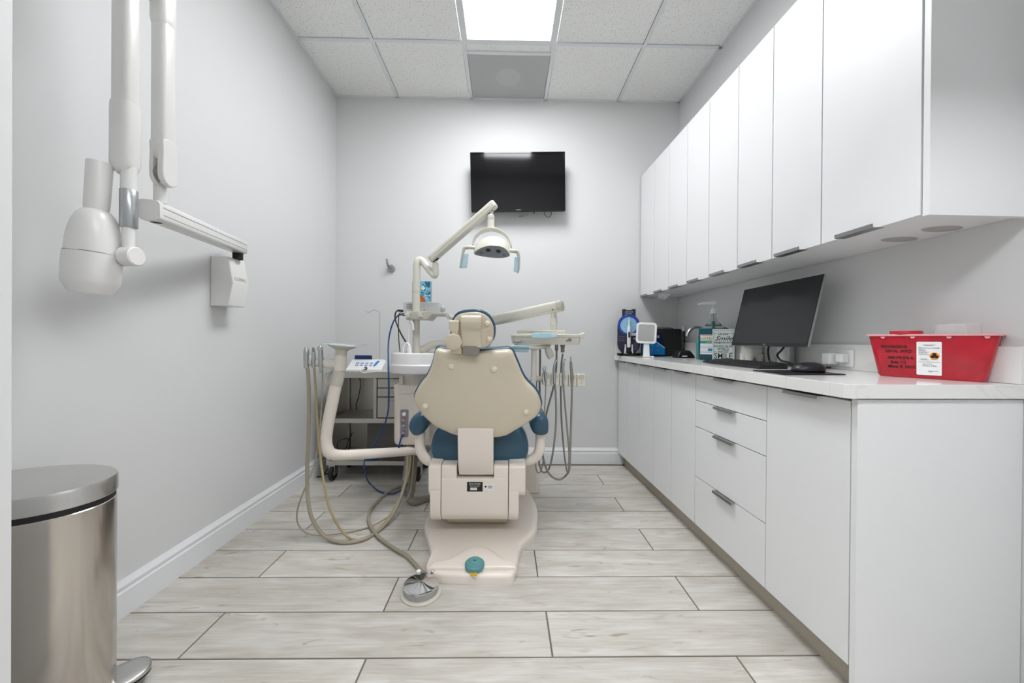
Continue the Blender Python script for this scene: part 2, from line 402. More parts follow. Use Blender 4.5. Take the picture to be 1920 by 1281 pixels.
    # unseen hall panels, added as fill for the low and front parts
    for i, hx in enumerate((-1.3, .15, 1.6)):
        t = thing('hall_fill_light', (hx, -.45, 2.75), '%s unseen added fill light panel on the hall ceiling behind the camera' % ('leftmost', 'middle', 'rightmost')[i], 'ceiling light', 'added hall fill lights')
        g = G(); a0, a1, b0, b1 = hx-.6, hx+.6, -.75, -.15
        for a in ((a0, a1, b0, b0+.02), (a0, a1, b1-.02, b1), (a0, a0+.02, b0+.02, b1-.02), (a1-.02, a1, b0+.02, b1-.02)): g.box(*a, 2.735, 2.75)
        obj('frame', g, TRIM, t); obj('diffuser', G().box(a0+.02, a1-.02, b0+.02, b1-.02, 2.74, 2.749), emis('hall_fill_diffuser', '#fbfcff', HALL_FILL), t)
build_room()

# ================================================================= CABINETS (right hand wall)
def build_cabinets():
    global XF
    XF = RF
    DX = .935                                   # face of the lower doors
    def pull_low(y0, y1, ztop, parent):         # folded aluminium edge pull over a door top
        yc = (y0+y1)/2; hw = min(.068, (y1-y0)*.3)
        o = [(DX+.014, ztop+.0015), (DX-.017, ztop+.0015), (DX-.019, ztop-.009), (DX-.0165, ztop-.009), (DX-.015, ztop-.001), (DX+.014, ztop-.001)]
        g = G().loft([[V(x, y, z) for x, z in o] for y in (yc-hw, yc+hw)]); obj('handle', g, ALU, parent, smooth=False)
    def front(name, y0, y1, z0, z1, parent, handle=True):
        gp = .0016
        d = obj(name, G().box(DX, DX+.018, y0+gp, y1-gp, z0+gp, z1-gp), CABW, parent, bevel=.0012)
        if handle: pull_low(y0, y1, z1-gp, d)
    def carcass(t, y0, y1):
        g = G().box(DX+.02, XR-.002, y0+.0005, y1-.0005, .1, .86); obj('carcass', g, CABW, t)
    ZB, ZTOP = .1, .862
    units = [([3.018, 2.80, 2.57], 'white two-door base cabinet in the back corner under the toothbrush display'),
             ([2.57, 2.33, 2.09], 'white two-door base cabinet under the tap, second from the back wall'),
             ([2.09, 1.834], 'narrow white one-door base cabinet directly beside the four drawers')]
    for ys, lab in units:
        t = thing('base_cabinet', (1.2, (ys[0]+ys[-1])/2, 0), lab, 'cabinet', 'base cabinets along the right wall')
        carcass(t, ys[-1], ys[0])
        for a, b in zip(ys[:-1], ys[1:]): front('door', b, a, ZB, ZTOP, t)
    t = thing('drawer_cabinet', (1.2, 1.59, 0), 'white base cabinet with four stacked drawers below the monitor', 'cabinet', 'base cabinets along the right wall')
    carcass(t, 1.341, 1.834)
    for z0, z1 in ((.73, ZTOP), (.597, .73), (.344, .597), (ZB, .344)): front('drawer', 1.341, 1.834, z0, z1, t)
    t = thing('base_cabinet', (1.2, 1.17, 0), 'large white one-door base cabinet at the near end under the red sharps bin', 'cabinet', 'base cabinets along the right wall')
    carcass(t, 1.012, 1.341); front('door', 1.012, 1.341, ZB, ZTOP, t)
    obj('end_panel', G().box(DX-.001, XR-.002, .992, 1.0095, 0, .868), CABW, t, bevel=.001)
    o = obj('toe_kick', G().box(.988, 1.02, 1.0105, 3.015, 0, .099), TOE); struct(o); o.name = 'trim_1'
    # worktop + splash
    z0, z1 = .872, ZT; ch = .012
    o = [(.893, 3.02), (.893, .98+ch), (.893+ch, .98), (XR-.001, .98), (XR-.001, 3.02)]
    wt = obj('worktop', G().prism(o, z0, z1, I4), QUARTZ, bevel=.0015)
    tag(wt, 'long white quartz worktop with faint veins running along the right wall', 'worktop')
    obj('back_splash', G().box(XR-.02, XR-.0005, .985, 2.999, z1+.0005, 1.02), QUARTZ, wt, bevel=.001)
    obj('side_splash', G().box(.9, XR-.0005, 3.0, 3.02, z1+.0005, 1.02), QUARTZ, wt, bevel=.001)
    # wall cabinets
    UX, UZ0, UZ1 = 1.112, 1.39, 2.397
    ups = [([3.018, 2.754, 2.519], 'white two-door wall cabinet in the back corner above the toothbrush display'),
           ([2.519, 2.274, 2.034], 'white two-door wall cabinet above the blue mouthwash bottle, second from the back wall'),
           ([2.034, 1.784, 1.554], 'white two-door wall cabinet above the computer monitor'),
           ([1.554, 1.311, .991], 'white two-door wall cabinet nearest the camera above the red sharps bin')]
    for ys, lab in ups:
        t = thing('wall_cabinet', (1.27, (ys[0]+ys[-1])/2, UZ0), lab, 'cabinet', 'wall cabinets along the right wall')
        obj('carcass', G().box(UX+.02, XR-.002, ys[-1]+.0005, ys[0]-.0005, UZ0+.006, UZ1), CABW, t)
        for a, b in zip(ys[:-1], ys[1:]):
            d = obj('door', G().box(UX, UX+.018, b+.0018, a-.0018, UZ0, UZ1), CABW, t, bevel=.0012)
            yc = (a+b)/2+.02; hw = .065
            o = [(UX+.017, UZ0-.0015), (UX-.019, UZ0-.0015), (UX-.021, UZ0+.011), (UX-.0185, UZ0+.011), (UX-.017, UZ0-.0002), (UX+.017, UZ0-.0002)]
            obj('handle', G().loft([[V(x, y, z) for x, z in o] for y in (yc-hw, yc+hw)]), ALU, d, smooth=False)
        if ys[-1] < 1:
            obj('end_panel', G().box(UX+.002, XR-.002, .972, .989, UZ0-.006, UZ1), CABW, t, bevel=.001)
            # recessed puck light covers on the underside
            for px, py in ((1.345, 1.25), (1.345, 1.125)):
                obj('puck_light_cover', G().lathe([(0, -.002), (.052, -.002), (.056, .001), (.056, .006), (0, .006)], Matrix.Translation((px, py, UZ0+.0055)), 36, 1.1, .55), mat('puck_grey', '#a8a6a2', .5), t)
    t = thing('cabinet_bumper', (1.2, 2.86, 1.38), 'small white corner bracket under the back wall cabinet', 'bracket')
    obj('plate', G().box(1.19, 1.27, 2.85, 2.856, 1.365, 1.3955), TRIM, t)
    obj('flap', G().add([V(1.19, 2.85, 1.394), V(1.27, 2.85, 1.394), V(1.235, 2.85, 1.355), V(1.19, 2.8, 1.3955), V(1.27, 2.8, 1.3955), V(1.235, 2.83, 1.357)], [(0, 1, 2), (3, 5, 4), (0, 3, 4, 1), (1, 4, 5, 2), (2, 5, 3, 0)]), TRIM, t)
    XF = I4
build_cabinets()

# ================================================================= DENTAL CHAIR
def build_chair():
    t = thing('dental_chair', (-.14, 2.0, 0), 'beige dental chair with blue vinyl cushions seen from behind', 'dental chair')
    # base plate
    px = [(819.5, 1090), (799, 1080), (801, 1066), (806.5, 1048.6), (801, 1020), (796, 993.7)]
    left = [atz(x, y, .006) for x, y in px]
    pr = [(1004, 953), (1006, 1002), (984, 1028), (975, 1043), (967, 1080), (945, 1094.8)]
    right = [atz(x, y, .006) for x, y in pr]
    o = [(p.x, p.y) for p in left] + [(-.43, 2.2), (-.38, 2.55), (-.14, 2.65), (.1, 2.55)] + [(p.x, p.y) for p in right]
    o = csmooth(o, 5)
    g = G(); cx, cy = -.13, 1.95
    def ring(k, z): return [V(cx+(x-cx)*k, cy+(y-cy)*k, z) for x, y in o]
    g.loft([ring(1, 0), ring(1, .028), ring(.99, .038), ring(.965, .043), ring(.88, .038), ring(.78, .036)])
    obj('base_plate', g, BEIGE, t, ang=50)
    # front hump with the foot button
    bell = [(-.2, 0), (-.19, .03), (-.15, .04), (-.115, .06), (-.075, .105), (-.04, .138), (0, .148), (.04, .138), (.075, .105), (.11, .06), (.14, .04), (.165, .03), (.175, 0), (.14, -.008), (-.17, -.008)]
    bx, by = -.125, 1.582
    Mb = Matrix.Translation((bx, by, 0))
    g = G(); b2 = csmooth(bell, 4); ccx, ccy = -.03, .05
    g.loft([[Mb @ V(ccx+(x-ccx)*k, ccy+(y-ccy)*k, z-.03*max(0, -(y-.1))) for x, y in b2] for k, z in ((1, .03), (1, .052), (.97, .058), (.9, .06), (.5, .06))])
    obj('base_hump', g, BEIGE, t, ang=50)
    bp = atz(890, 1058, .062)
    Mt = Matrix.Translation(bp) @ Matrix.Rotation(math.radians(4), 4, 'X')
    fb = obj('foot_button', G().lathe([(.0, -.01), (.042, -.01), (.042, .004), (.038, .008), (.036, .008), (.034, .012), (.026, .013), (.024, .016), (.014, .017), (.0, .017)], Mt, 40), TEAL, t)
    obj('button_mark', G().box(-.006, .006, -.002, .002, .0165, .0178, Mt), BLACK, fb)
    pw = atz(891.5, 1033, .045)
    obj('warning_sticker', G().prism([(-.012, -.008), (.012, -.008), (0, .012)], 0, .001, Matrix.Translation(pw)), YELLOW, t)
    ps = atz(888, 1077.5, .056)
    sk = obj('rating_sticker', G().box(-.014, .014, -.006, .006, -.002, .0035, Matrix.Translation(ps)), YELLOW, t)
    text('lettering', 'IPX4', .009, INK, Matrix.Translation(ps+V(0, -.0035, .0042)), sk)
    # lift housing : profile in YZ swept along X
    def sweep(x0, x1, prof): return G().loft([[V(x, y, z) for y, z in prof] for x in (x0, x1)])
    def rprof(y0, y1, z0, z1, r0, r1):
        p = []
        for k in range(7): a = PI/2*k/6; p.append((y0+r1-r1*math.cos(a), z1-r1+r1*math.sin(a)))
        p += [(y1, z1), (y1, z0)]
        for k in range(7): a = PI/2*k/6; p.append((y0+r0-r0*math.sin(a), z0+r0-r0*math.cos(a)))
        return p
    YN = 1.83
    X = lambda px: at(px, 900, YN).x
    Z = lambda py: at(895, py, YN).z
    # centre panel in three pieces so the recess for the back bracket is open
    za, zb, zr = Z(984), Z(873), Z(898)
    xa, xb, xc, xd = X(827.5), X(856), X(926), X(953)
    obj('housing_panel', sweep(xa, xd, rprof(YN, 2.35, za, zr, .07, .004)), BEIGE, t, bevel=.002, ang=50)
    obj('housing_shoulder', sweep(xa, xb, rprof(YN+.003, 2.3, zr-.002, zb, .002, .02)), BEIGE, t, bevel=.001, ang=50)
    obj('housing_shoulder', sweep(xc, xd, rprof(YN+.003, 2.3, zr-.002, zb, .002, .02)), BEIGE, t, bevel=.001, ang=50)
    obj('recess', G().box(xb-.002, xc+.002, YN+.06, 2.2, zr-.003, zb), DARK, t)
    for s, (e0, e1, l0) in ((-1, (X(803), X(826.6), X(806))), (1, (X(954), X(985.5), X(973)))):
        zu = Z(935)
        w0, w1 = (e0, e1)
        obj('side_cover', sweep(w0, w1, rprof(YN-.004, 2.4, zu, zb+.006, .05, .03)), BEIGE, t, bevel=.006, seg=3, ang=50)
        w0, w1 = (l0, e1) if s < 0 else (e0, l0)
        obj('side_cover', sweep(w0, w1, rprof(YN-.004, 2.35, za, zu+.06, .07, .03)), BEIGE, t, bevel=.006, seg=3, ang=50)
    obj('lift_column', G().box(-.32, .02, 1.98, 2.45, .035, za+.1), BEIGED, t, bevel=.02)
    # rating labels
    def label(px0, py0, px1, py1, m, name):
        a, b = at(px0, py1, YN-.0015), at(px1, py0, YN-.0015)
        return obj(name, G().box(a.x, b.x, YN-.0012, YN+.004, a.z, b.z), m, t, bevel=.0006), a, b
    lb, a, b = label(875.5, 904, 905, 922, BLACK, 'rating_plate')
    for i, s in enumerate(('DENTAL CHAIR UNIT', 'ELECTRICAL SYSTEM', 'INPUT 110V 60Hz')):
        text('lettering', s, .006, INKW, frame(V((a.x+b.x)/2, YN-.0018, b.z-.009-.0075*i), (1, 0, 0), (0, 0, 1)), lb)
    for i in (0, 1): obj('print_field', G().box(a.x+.016, a.x+.05, YN-.0016, YN, a.z+.007+.007*i, a.z+.0125+.007*i), PAPER, lb)
    lb, a, b = label(907, 908.5, 925.5, 920, PAPER, 'approval_sticker')
    obj('print_mark', G().lathe([(.004, -.0004), (.005, -.0004), (.005, .0004), (.004, .0004)], frame(V(a.x+.009, YN-.0014, b.z-.011), (1, 0, 0), (0, 0, 1)), 20), INK, lb)
    for i in (0, 1, 2): obj('print_line', G().box(a.x+.02, b.x-.006, YN-.0016, YN, b.z-.009-i*.005, b.z-.007-i*.005), INK, lb)
    # seat
    def ysec(y, x0, x1, z0, z1, r, n=6):
        return [V((x0+x1)/2+a, y, (z0+z1)/2+b) for a, b in rrect(x1-x0, z1-z0, r, n)]
    sx0, sx1 = at(804, 850, 1.93).x, at(994, 850, 1.93).x
    szb, szt = at(895, 878, 1.93).z, at(895, 792, 1.93).z
    m_ = (sx0+sx1)/2
    def seatring(y, hw, zb_, zt_):
        pts = [(-1, .45), (-.97, .2), (-.8, .02), (-.4, -.02), (0, -.03), (.4, -.02), (.8, .02), (.97, .2), (1, .45), (.93, .8), (.72, 1), (.35, .96), (0, .95), (-.35, .96), (-.72, 1), (-.93, .8)]
        return [V(m_+hw*x, y, zb_+(zt_-zb_)*z) for x, z in pts]
    hw = (sx1-sx0)/2
    g = G().loft([seatring(1.905, hw*.82, szb+.03, szt-.06), seatring(1.925, hw*.97, szb+.005, szt-.015), seatring(1.96, hw, szb, szt), seatring(2.15, hw*1.0, szb+.02, szt-.04), seatring(2.4, hw*.95, szb+.01, szt-.06), seatring(2.46, hw*.85, szb, szt-.1)])
    obj('seat_cushion', g, BLUE, t, sub=2)
    g = G().loft([seatring(2.42, hw*.8, .36, .5), seatring(2.47, hw*.9, .3, .5), seatring(2.75, hw*.8, .18, .34), seatring(2.9, hw*.7, .13, .25), seatring(2.93, hw*.55, .14, .22)])
    obj('leg_rest_cushion', g, BLUE, t, sub=2)
    # bracket between back and seat
    p = [at(858, 822, 1.80), at(924, 822, 1.80), at(925, 893, 1.845), at(860, 892, 1.845)]
    x0, x1 = p[0].x, p[1].x
    prof = [(1.775, .60), (1.785, .53), (1.80, .45), (1.82, .39), (1.85, p[2].z+.004), (1.875, p[2].z+.004), (1.85, .42), (1.835, .5), (1.83, .60)]
    obj('back_bracket', G().loft([[V(x, y, z) for y, z in prof] for x in (x0+.002, x1+.004)]), BEIGE, t, bevel=.004, ang=50)
    # backrest shell, leaning towards the camera
    bo = [(819.6, 654.8), (838, 657), (890, 660), (935, 657.5), (957.8, 657.5), (967, 674), (983.6, 711), (1004.6, 734), (1014.5, 757), (1009, 776.5), (992, 790.6), (965, 807), (943.7, 817.5), (901.6, 819.9), (857, 815.5), (836, 808), (817, 798.8), (796, 781), (779.5, 758.5), (776.5, 743.7), (786.8, 722.7), (801, 704), (810, 683), (814, 666)]
    B0, B1 = at(897, 820, 1.835), at(897, 655, 1.715)
    up = (B1-B0).normalized()
    Mr = frame(B0, (1, 0, 0), up)                      # local z points towards the camera
    n = Mr.to_3x3() @ V(0, 0, 1)
    def onplane(px, py):
        d = ray(px, py); o0 = V(0, 0, CAMH); k = (B0-o0).dot(n)/d.dot(n); q = Mr.inverted() @ (o0+d*k); return (q.x, q.y)
    out = csmooth([onplane(*q) for q in bo], 4)
    g = G().pillow(out, [(1.0, -.02), (1.0, -.004), (.992, .006), (.975, .013), (.94, .018), (.8, .024), (.55, .029), (.25, .031)], Mr)
    sh = obj('back_shell', g, SHELL, t, ang=60)
    g = G().pillow(out, [(.97, -.015), (1.018, -.02), (1.026, -.032), (1.022, -.05), (1.0, -.07), (.95, -.085), (.8, -.095), (.4, -.1)], Mr)
    obj('back_cushion', g, BLUE, t, ang=60)
    cap = [(0, .014), (.008, .0135), (.0125, .011), (.0145, .007), (.0145, 0)]
    def caps(px, py, M, z, par, r=1):
        d = ray(px, py); o0 = V(0, 0, CAMH); nn = M.to_3x3() @ V(0, 0, 1); q0 = M @ V(0, 0, z); k = (q0-o0).dot(nn)/d.dot(nn); P = o0+d*k
        obj('screw_cap', G().lathe([(a*r, b) for a, b in cap], frame(P, M.to_3x3() @ V(1, 0, 0), M.to_3x3() @ V(0, 1, 0)), 24), mat('cap_cream', '#e2d9c6', .3), par)
    for q, z in (((847, 686.5), .0225), ((926.5, 692), .0235), ((798, 761), .0175), ((986, 772), .0195)): caps(*q, Mr, z, sh)
    # headrest
    H0 = at(888, 650, 1.69); H1 = at(888, 580, 1.655)
    Mh = frame(H0, (1, 0, 0), (H1-H0).normalized()); nh = Mh.to_3x3() @ V(0, 0, 1)
    def onhead(px, py, z=0):
        d = ray(px, py); o0 = V(0, 0, CAMH); q0 = H0+nh*z; k = (q0-o0).dot(nh)/d.dot(nh); q = Mh.inverted() @ (o0+d*k); return (q.x, q.y)
    ho = [(846.5, 604), (853, 590), (866, 583), (888, 580.5), (905, 583), (920, 593), (928.5, 610), (929, 627), (925.5, 638), (914, 650), (895, 653.5), (870, 653.5), (850, 648), (844, 628)]
    so = [(849, 606), (855, 594), (867, 587.5), (888, 585), (903, 587), (916, 595), (925, 611), (926, 627), (923, 640), (912, 650), (895, 653), (870, 653), (852, 646), (847, 628)]
    h2 = csmooth([onhead(*q) for q in ho], 4); s2 = csmooth([onhead(*q) for q in so], 4)
    obj('head_cushion', G().pillow(h2, [(.96, .0), (.99, -.002), (1, -.012), (1, -.025), (.97, -.045), (.85, -.06), (.5, -.066)], Mh), BLUE, t, ang=60)
    hs = obj('head_shell', G().pillow(s2, [(1, -.01), (1, .004), (.985, .01), (.95, .013), (.6, .015)], Mh), SHELL, t, ang=60)
    for q in ((913.5, 606.5), (917.5, 635)): caps(*q, Mh, .014, hs, .85)
    # headrest block: rounded wedge
    x0, x1 = onhead(864.5, 600)[0], onhead(903.5, 600)[0]
    yt, yb = onhead(880, 590)[1], onhead(880, 650)[1]
    prof = [(yt, .005), (yt, .02), (yt-.008, .032), (yt-.03, .04), (yt-.055, .036), (yt-.07, .026), (yb+.03, .022), (yb, .028), (yb, .005)]
    obj('headrest_block', G().loft([[Mh @ V(x, y, z) for y, z in prof] for x in (x0, x1)]), SHELL, t, bevel=.006, seg=3, ang=25)
    a = onhead(843.5, 600); b = onhead(863, 622)
    o = [(a[0], a[1]), (b[0], a[1]), (b[0]-.001, a[1]-.03), (b[0]-.006, b[1]), (b[0]-.006, b[1]-.03), (a[0]+.01, b[1]-.03), (a[0]+.01, b[1]+.004), (a[0]+.001, a[1]-.035)]
    obj('side_clamp', G().prism(o, .004, .034, Mh), BEIGED, t, bevel=.004, seg=3)
    kc = onhead(853, 637.5)
    kn = [((.036 if i % 2 else .0385)*math.cos(2*PI*i/16), (.036 if i % 2 else .0385)*math.sin(2*PI*i/16)) for i in range(16)]
    Mk = Mh @ Matrix.Translation((kc[0], kc[1], .03))
    obj('adjust_knob', G().pillow(csmooth(kn, 3), [(.95, 0), (1, .004), (1, .016), (.97, .02), (.9, .022), (.3, .022)], Mk), BEIGED, t, ang=50)
    a = onhead(847, 648); b = onhead(867, 661)
    obj('clamp_foot', G().prism([(a[0], a[1]), (b[0], a[1]), (b[0], b[1]), (a[0], b[1])], .0, .03, Mh), BEIGED, t, bevel=.002)
    a = onhead(868.5, 648); b = onhead(899.5, 664.5)
    o = [(a[0], a[1]), (a[0]+.006, a[1]+.004), (b[0]-.012, a[1]+.004), (b[0]-.002, a[1]-.012), (b[0], b[1]+.004), (b[0]-.008, b[1]), (a[0]+.01, b[1]+.003), (a[0], b[1]+.008)]
    obj('pivot_clamp', G().prism(o, -.03, .036, Mh), CLAMP, t, bevel=.004, seg=3)
    # armrests
    for s, q in ((-1, [(767, 800), (775, 780), (793, 773), (803, 785), (800, 803), (789, 815), (775, 815)]), (1, [(994, 790), (1000, 778), (1014, 774), (1026, 783), (1028.5, 800), (1025, 814), (1005, 815), (995, 803)])):
        o = csmooth([((at(x, y, 1.92)).x, at(x, y, 1.92).z) for x, y in q], 4)
        M = frame(V(0, 1.92, 0), (1, 0, 0), (0, 0, 1))          # local z to -y
        obj('arm_pad', G().pillow(o, [(.35, .036), (.7, .03), (.9, .018), (.98, .006), (1, -.01), (1, -.14), (.95, -.26), (.7, -.3), (.3, -.305)], M), BLUE, t, ang=60)
        if s < 0: pp = [at(788, 810, 1.96), at(787, 832, 1.96), at(790, 848, 1.96), at(800, 862, 1.97), at(816, 868, 1.99)]
        else: pp = [at(1013.5, 812, 1.96), at(1013, 832, 1.96), at(1010, 848, 1.96), at(1000, 860, 1.97), at(980, 866, 1.99)]
        obj('arm_post', G().tube(pp, .027, 16), BEIGE, t)
    # toe connection box on the floor beside the chair
    t2 = thing('junction_box', (.14, 2.55, 0), 'plain beige floor box behind the right side of the dental chair', 'junction box')
    obj('cover', G().box(.06, .222, 2.465, 2.72, .004, .215), BEIGE, t2, bevel=.012, seg=3)
    obj('skirt', G().box(.055, .226, 2.46, 2.725, 0, .012), BEIGED, t2, bevel=.003)
build_chair()

# ================================================================= DENTAL UNIT LEFT OF THE CHAIR
UY = 2.25
def build_unit():
    t = thing('cuspidor_unit', (-.58, UY, 0), 'beige dental unit column with white spittoon bowl left of the chair', 'dental unit')
    # body
    x0, x1 = at(736, 780, UY).x, at(736, 780, UY).x+.27
    xm = (x0+x1)/2
    def sec(z, k, ky=1): return [V(xm+a*k, UY+.1+b*ky, z) for a, b in rrect(x1-x0, .22, .05, 5)]
    zt, zc, zb = at(760, 722, UY).z, at(760, 737, UY).z, at(760, 834, UY).z
    obj('body', G().loft([sec(zb, .95, .95), sec(zb+.012, .99, .99), sec(zb+.04, 1), sec(zc-.004, 1)]), BEIGE, t, ang=50)
    obj('body_lid', G().loft([sec(zc-.003, 1.02, 1.02), sec(zt-.005, 1.02, 1.02), sec(zt, .96, .96)]), BEIGE, t, ang=50)
    # arched relief on the near face
    ar = [(-.085, -.18), (-.085, .03)]+[(-.085*math.cos(a), .03+.06*math.sin(a)) for a in [PI*k/10 for k in range(1, 10)]]+[(.085, .03), (.085, -.18)]
    Ma = frame(V(xm+.01, UY-.01, (zb+zc)/2+.06), (1, 0, 0), (0, 0, 1))
    obj('front_relief', G().prism(ar, -.004, .003, Ma), BEIGE, t, bevel=.004, seg=3)
    # connector strip
    pa, pb = at(750, 820, UY-.02), at(765.5, 768.5, UY-.02)
    Mp = frame(V((pa.x+pb.x)/2, UY-.015, (pa.z+pb.z)/2), (1, 0, 0), (0, 0, 1)); pw, ph = pb.x-pa.x, pb.z-pa.z
    cp = obj('connector_strip', G().prism(rrect(pw, ph, .007), -.004, .004, Mp), PANELG, t, bevel=.001)
    def stud(z, r, h, m, nm): obj(nm, G().lathe([(r, 0), (r, h*.7), (r*.8, h), (0, h)], Mp @ Matrix.Translation((0, z, .004)), 20), m, cp)
    stud(ph*.34, .012, .008, WHITEP, 'push_button'); stud(ph*.14, .01, .018, CHROME, 'coupling'); stud(-ph*.06, .01, .016, CHROME, 'coupling'); stud(-ph*.32, .01, .02, CHROME, 'coupling')
    # neck and bowl
    bc = V(at(780, 690, UY).x, UY+.09, 0)
    zn, z0, z1, z2, z3 = zt, at(770, 704, UY-.08).z, at(770, 686, UY-.08).z, at(770, 683, UY-.08).z, at(770, 662.5, UY-.08).z
    obj('neck', G().lathe([(.075, zn-.004), (.075, z0+.004)], Matrix.Translation(bc+V(-.03, 0, 0)), 32), BEIGE, t)
    obj('lever_tap', G().box(-.012, .012, -.012, .012, zn, zn+.05, Matrix.Translation(V(at(751, 715, UY).x, UY+.02, 0))), BEIGE, t, bevel=.004)
    R = .178
    obj('bowl', G().lathe([(0, z0+.003), (R*.86, z0), (R*.98, z0+.008), (R*1.0, z0+.02), (R*1.0, z1-.002), (R*.965, z1+.004), (R*.955, z2), (R*.955, z3-.012), (R*.94, z3-.004), (R*.9, z3), (R*.84, z3-.002), (R*.78, z3-.015), (R*.5, z3-.035), (0, z3-.04)], Matrix.Translation(bc), 48), WHITEC, t, ang=40)
    zz = z3-.02
    def spout(pts): obj('spout', G().tube([at(x, y, d) for x, y, d in pts], .0065, 10), WHITEC, t)
    spout([(756, 668, UY+.05), (757, 652, UY+.05), (762, 643.5, UY+.05), (768, 649, UY+.04), (770, 663, UY+.03)])
    spout([(765.5, 668, UY+.08), (766, 640, UY+.08), (766.5, 612, UY+.08), (770, 602.5, UY+.08), (774, 608, UY+.07), (775, 619, UY+.06)])
    # pole
    PY = UY+.11
    pb_, pm, pt = at(780.5, 668, PY), at(780.5, 595, PY), at(781.5, 505, PY)
    obj('pole', G().cyl(V(pm.x, PY, z3-.1), V(pm.x, PY, pm.z), .0225, n=28), IVORYG, t)
    obj('upper_pole', G().tube([V(pm.x, PY, pm.z-.01), V(pm.x, PY, at(781, 540, PY).z), at(781.5, 508, PY), at(782.5, 494, PY), at(787, 488, PY+.005), at(794, 492, PY), at(802, 503, PY-.02), at(813, 516, PY-.05), at(816.5, 514, PY-.055), at(816.5, 503, PY-.055), at(816.5, 496, PY-.055)], [.024]*4+[.025, .024, .022, .02, .02, .02, .02], 20), IVORY, t)
    q = at(781, 545, PY); obj('collar', G().lathe([(.024, -.005), (.0265, -.004), (.0265, .004), (.024, .005)], Matrix.Translation(V(pm.x, PY, q.z)), 28), IVORY, t)
    # tray bracket on the pole with star knobs
    zb0, zb1 = at(780, 600, PY).z, at(780, 584.5, PY).z
    xb0 = at(763, 590, PY).x; xb1 = at(800, 590, PY).x
    obj('tray_clamp', G().prism(rrect(xb1-xb0, .1, .02), zb0, zb1, Matrix.Translation(V((xb0+xb1)/2, PY+.01, 0))), IVORYG, t, bevel=.004)
    star = [((.024 if k % 2 == 0 else .013)*math.cos(PI/2+PI*k/5), (.024 if k % 2 == 0 else .013)*math.sin(PI/2+PI*k/5)) for k in range(10)]
    for px, py in ((764.5, 590.5), (788, 590)):
        q = at(px, py, PY-.06); obj('star_knob', G().pillow(csmooth(star, 3), [(.9, -.012), (1, -.008), (1, .006), (.9, .012), (.3, .013)], frame(q, (1, 0, .1), (0, 0, 1))), IVORY, t, ang=50)
    xt1 = at(847, 590, PY).x
    o = [(xb0-.02, zb1-.012), (xb0-.02, zb1-.002), (xb1, zb1), (xt1-.035, zb1-.004), (xt1-.015, zb1-.012), (xt1, zb0+.016), (xt1-.005, zb0+.008), (xt1-.03, zb0+.012), (xt1-.04, zb1-.02), (xb1+.035, zb1-.02), (xb1+.01, zb0+.004), (xb1, zb0)]
    obj('tray', G().prism(o, -.17, .02, frame(V(0, PY, 0), (1, 0, 0), (0, 0, 1))), IVORYG, t, bevel=.003)
    # swing arm running right behind the chair to the delivery arm
    obj('swing_arm', G().tube([V(pm.x+.0, PY+.04, z3+.012), at(795, 655, PY+.05), at(806, 648.5, PY+.05), at(820, 646, PY+.05), at(860, 646, PY+.05), at(905, 646, PY+.02), at(914, 640, PY), at(914, 612, PY)], .026, 16), IVORYG, t)
    # waste pipes under the body
    bx = at(768, 840, UY).x
    corr = []
    g = G(); pts = [V(at(766, 838, UY).x, UY+.05, zb+.02), at(764, 860, UY+.03), at(760, 900, UY+.0), at(757, 930, UY-.02)]
    g.tube(pts, .017, 12, sub=18)
    n = len(g.v)//12
    for i in range(n):                       # corrugation
        c = sum((g.v[i*12+k] for k in range(12)), V(0, 0, 0))/12
        for k in range(12): g.v[i*12+k] = c+(g.v[i*12+k]-c)*(1.12 if i % 2 else .86)
    obj('corrugated_pipe', g, mat('lilac_grey_pipe', '#8f8a92', .5), t)
    obj('drain_pipe', G().tube([V(at(775, 838, UY).x, UY+.08, zb+.02), at(776, 870, UY+.06), at(772, 915, UY+.04), at(768, 935, UY+.03), at(778, 941, UY+.03), at(800, 936, UY+.1), at(840, 930, UY+.2)], .022, 14), CLAMP, t)
    # -------- assistant arm (tube that swings to the left)
    t2 = thing('assistant_arm', (at(770, 850, UY).x, UY, .5), 'beige bent tube arm with a round film-covered dish left of the unit', 'dental arm')
    A = [at(785, 846, UY+.02), at(770, 846, UY), at(740, 848, 2.2), at(690, 851, 2.1), at(645, 853.5, 2.02), at(624, 852, 1.98), at(614, 843, 1.965), at(611, 825, 1.96), at(615, 795, 1.955), at(622, 760, 1.95), at(630, 722, 1.95)]
    obj('bent_tube', G().tube(A, [.026, .026, .027, .028, .028, .03, .032, .031, .03, .03, .0295], 20), BEIGE, t2)
    obj('upper_tube', G().tube([at(630, 723, 1.95), at(634, 708, 1.95), at(637, 694, 1.95)], .0305, 20), IVORYG, t2)
    obj('middle_tube', G().tube([at(637, 694.3, 1.95), at(638.5, 680, 1.95), at(639, 666, 1.95)], .029, 20), BEIGE, t2)
    dt = at(644, 645, 1.95); dax = (at(640, 600, 1.95)-at(637, 694, 1.95)).normalized()
    dm = frame(at(640, 667, 1.95), (1, 0, .05), (0, 1, 0)); hgt = .062
    Md = Matrix.Translation(at(639.5, 666, 1.95)) @ Matrix.Rotation(math.radians(6), 4, 'Y')
    obj('dish', G().lathe([(.028, -.004), (.028, .018), (.034, .03), (.06, .042), (.074, .05), (.076, .054), (.073, .056), (.03, .05), (0, .048)], Md, 36), IVORYG, t2)
    f = thing('barrier_film', at(644, 641, 1.95), 'pale blue plastic film stretched over the round dish of the left arm', 'plastic film')
    fo = csmooth([(-.095, -.03), (-.05, -.07), (.03, -.072), (.075, -.03), (.11, .0), (.1, .025), (.05, .05), (0, .075), (-.06, .06), (-.1, .02)], 3)
    obj('film_sheet', G().pillow(fo, [(1.0, .053), (.8, .0575), (.4, .058)], Md), FILM2, f)
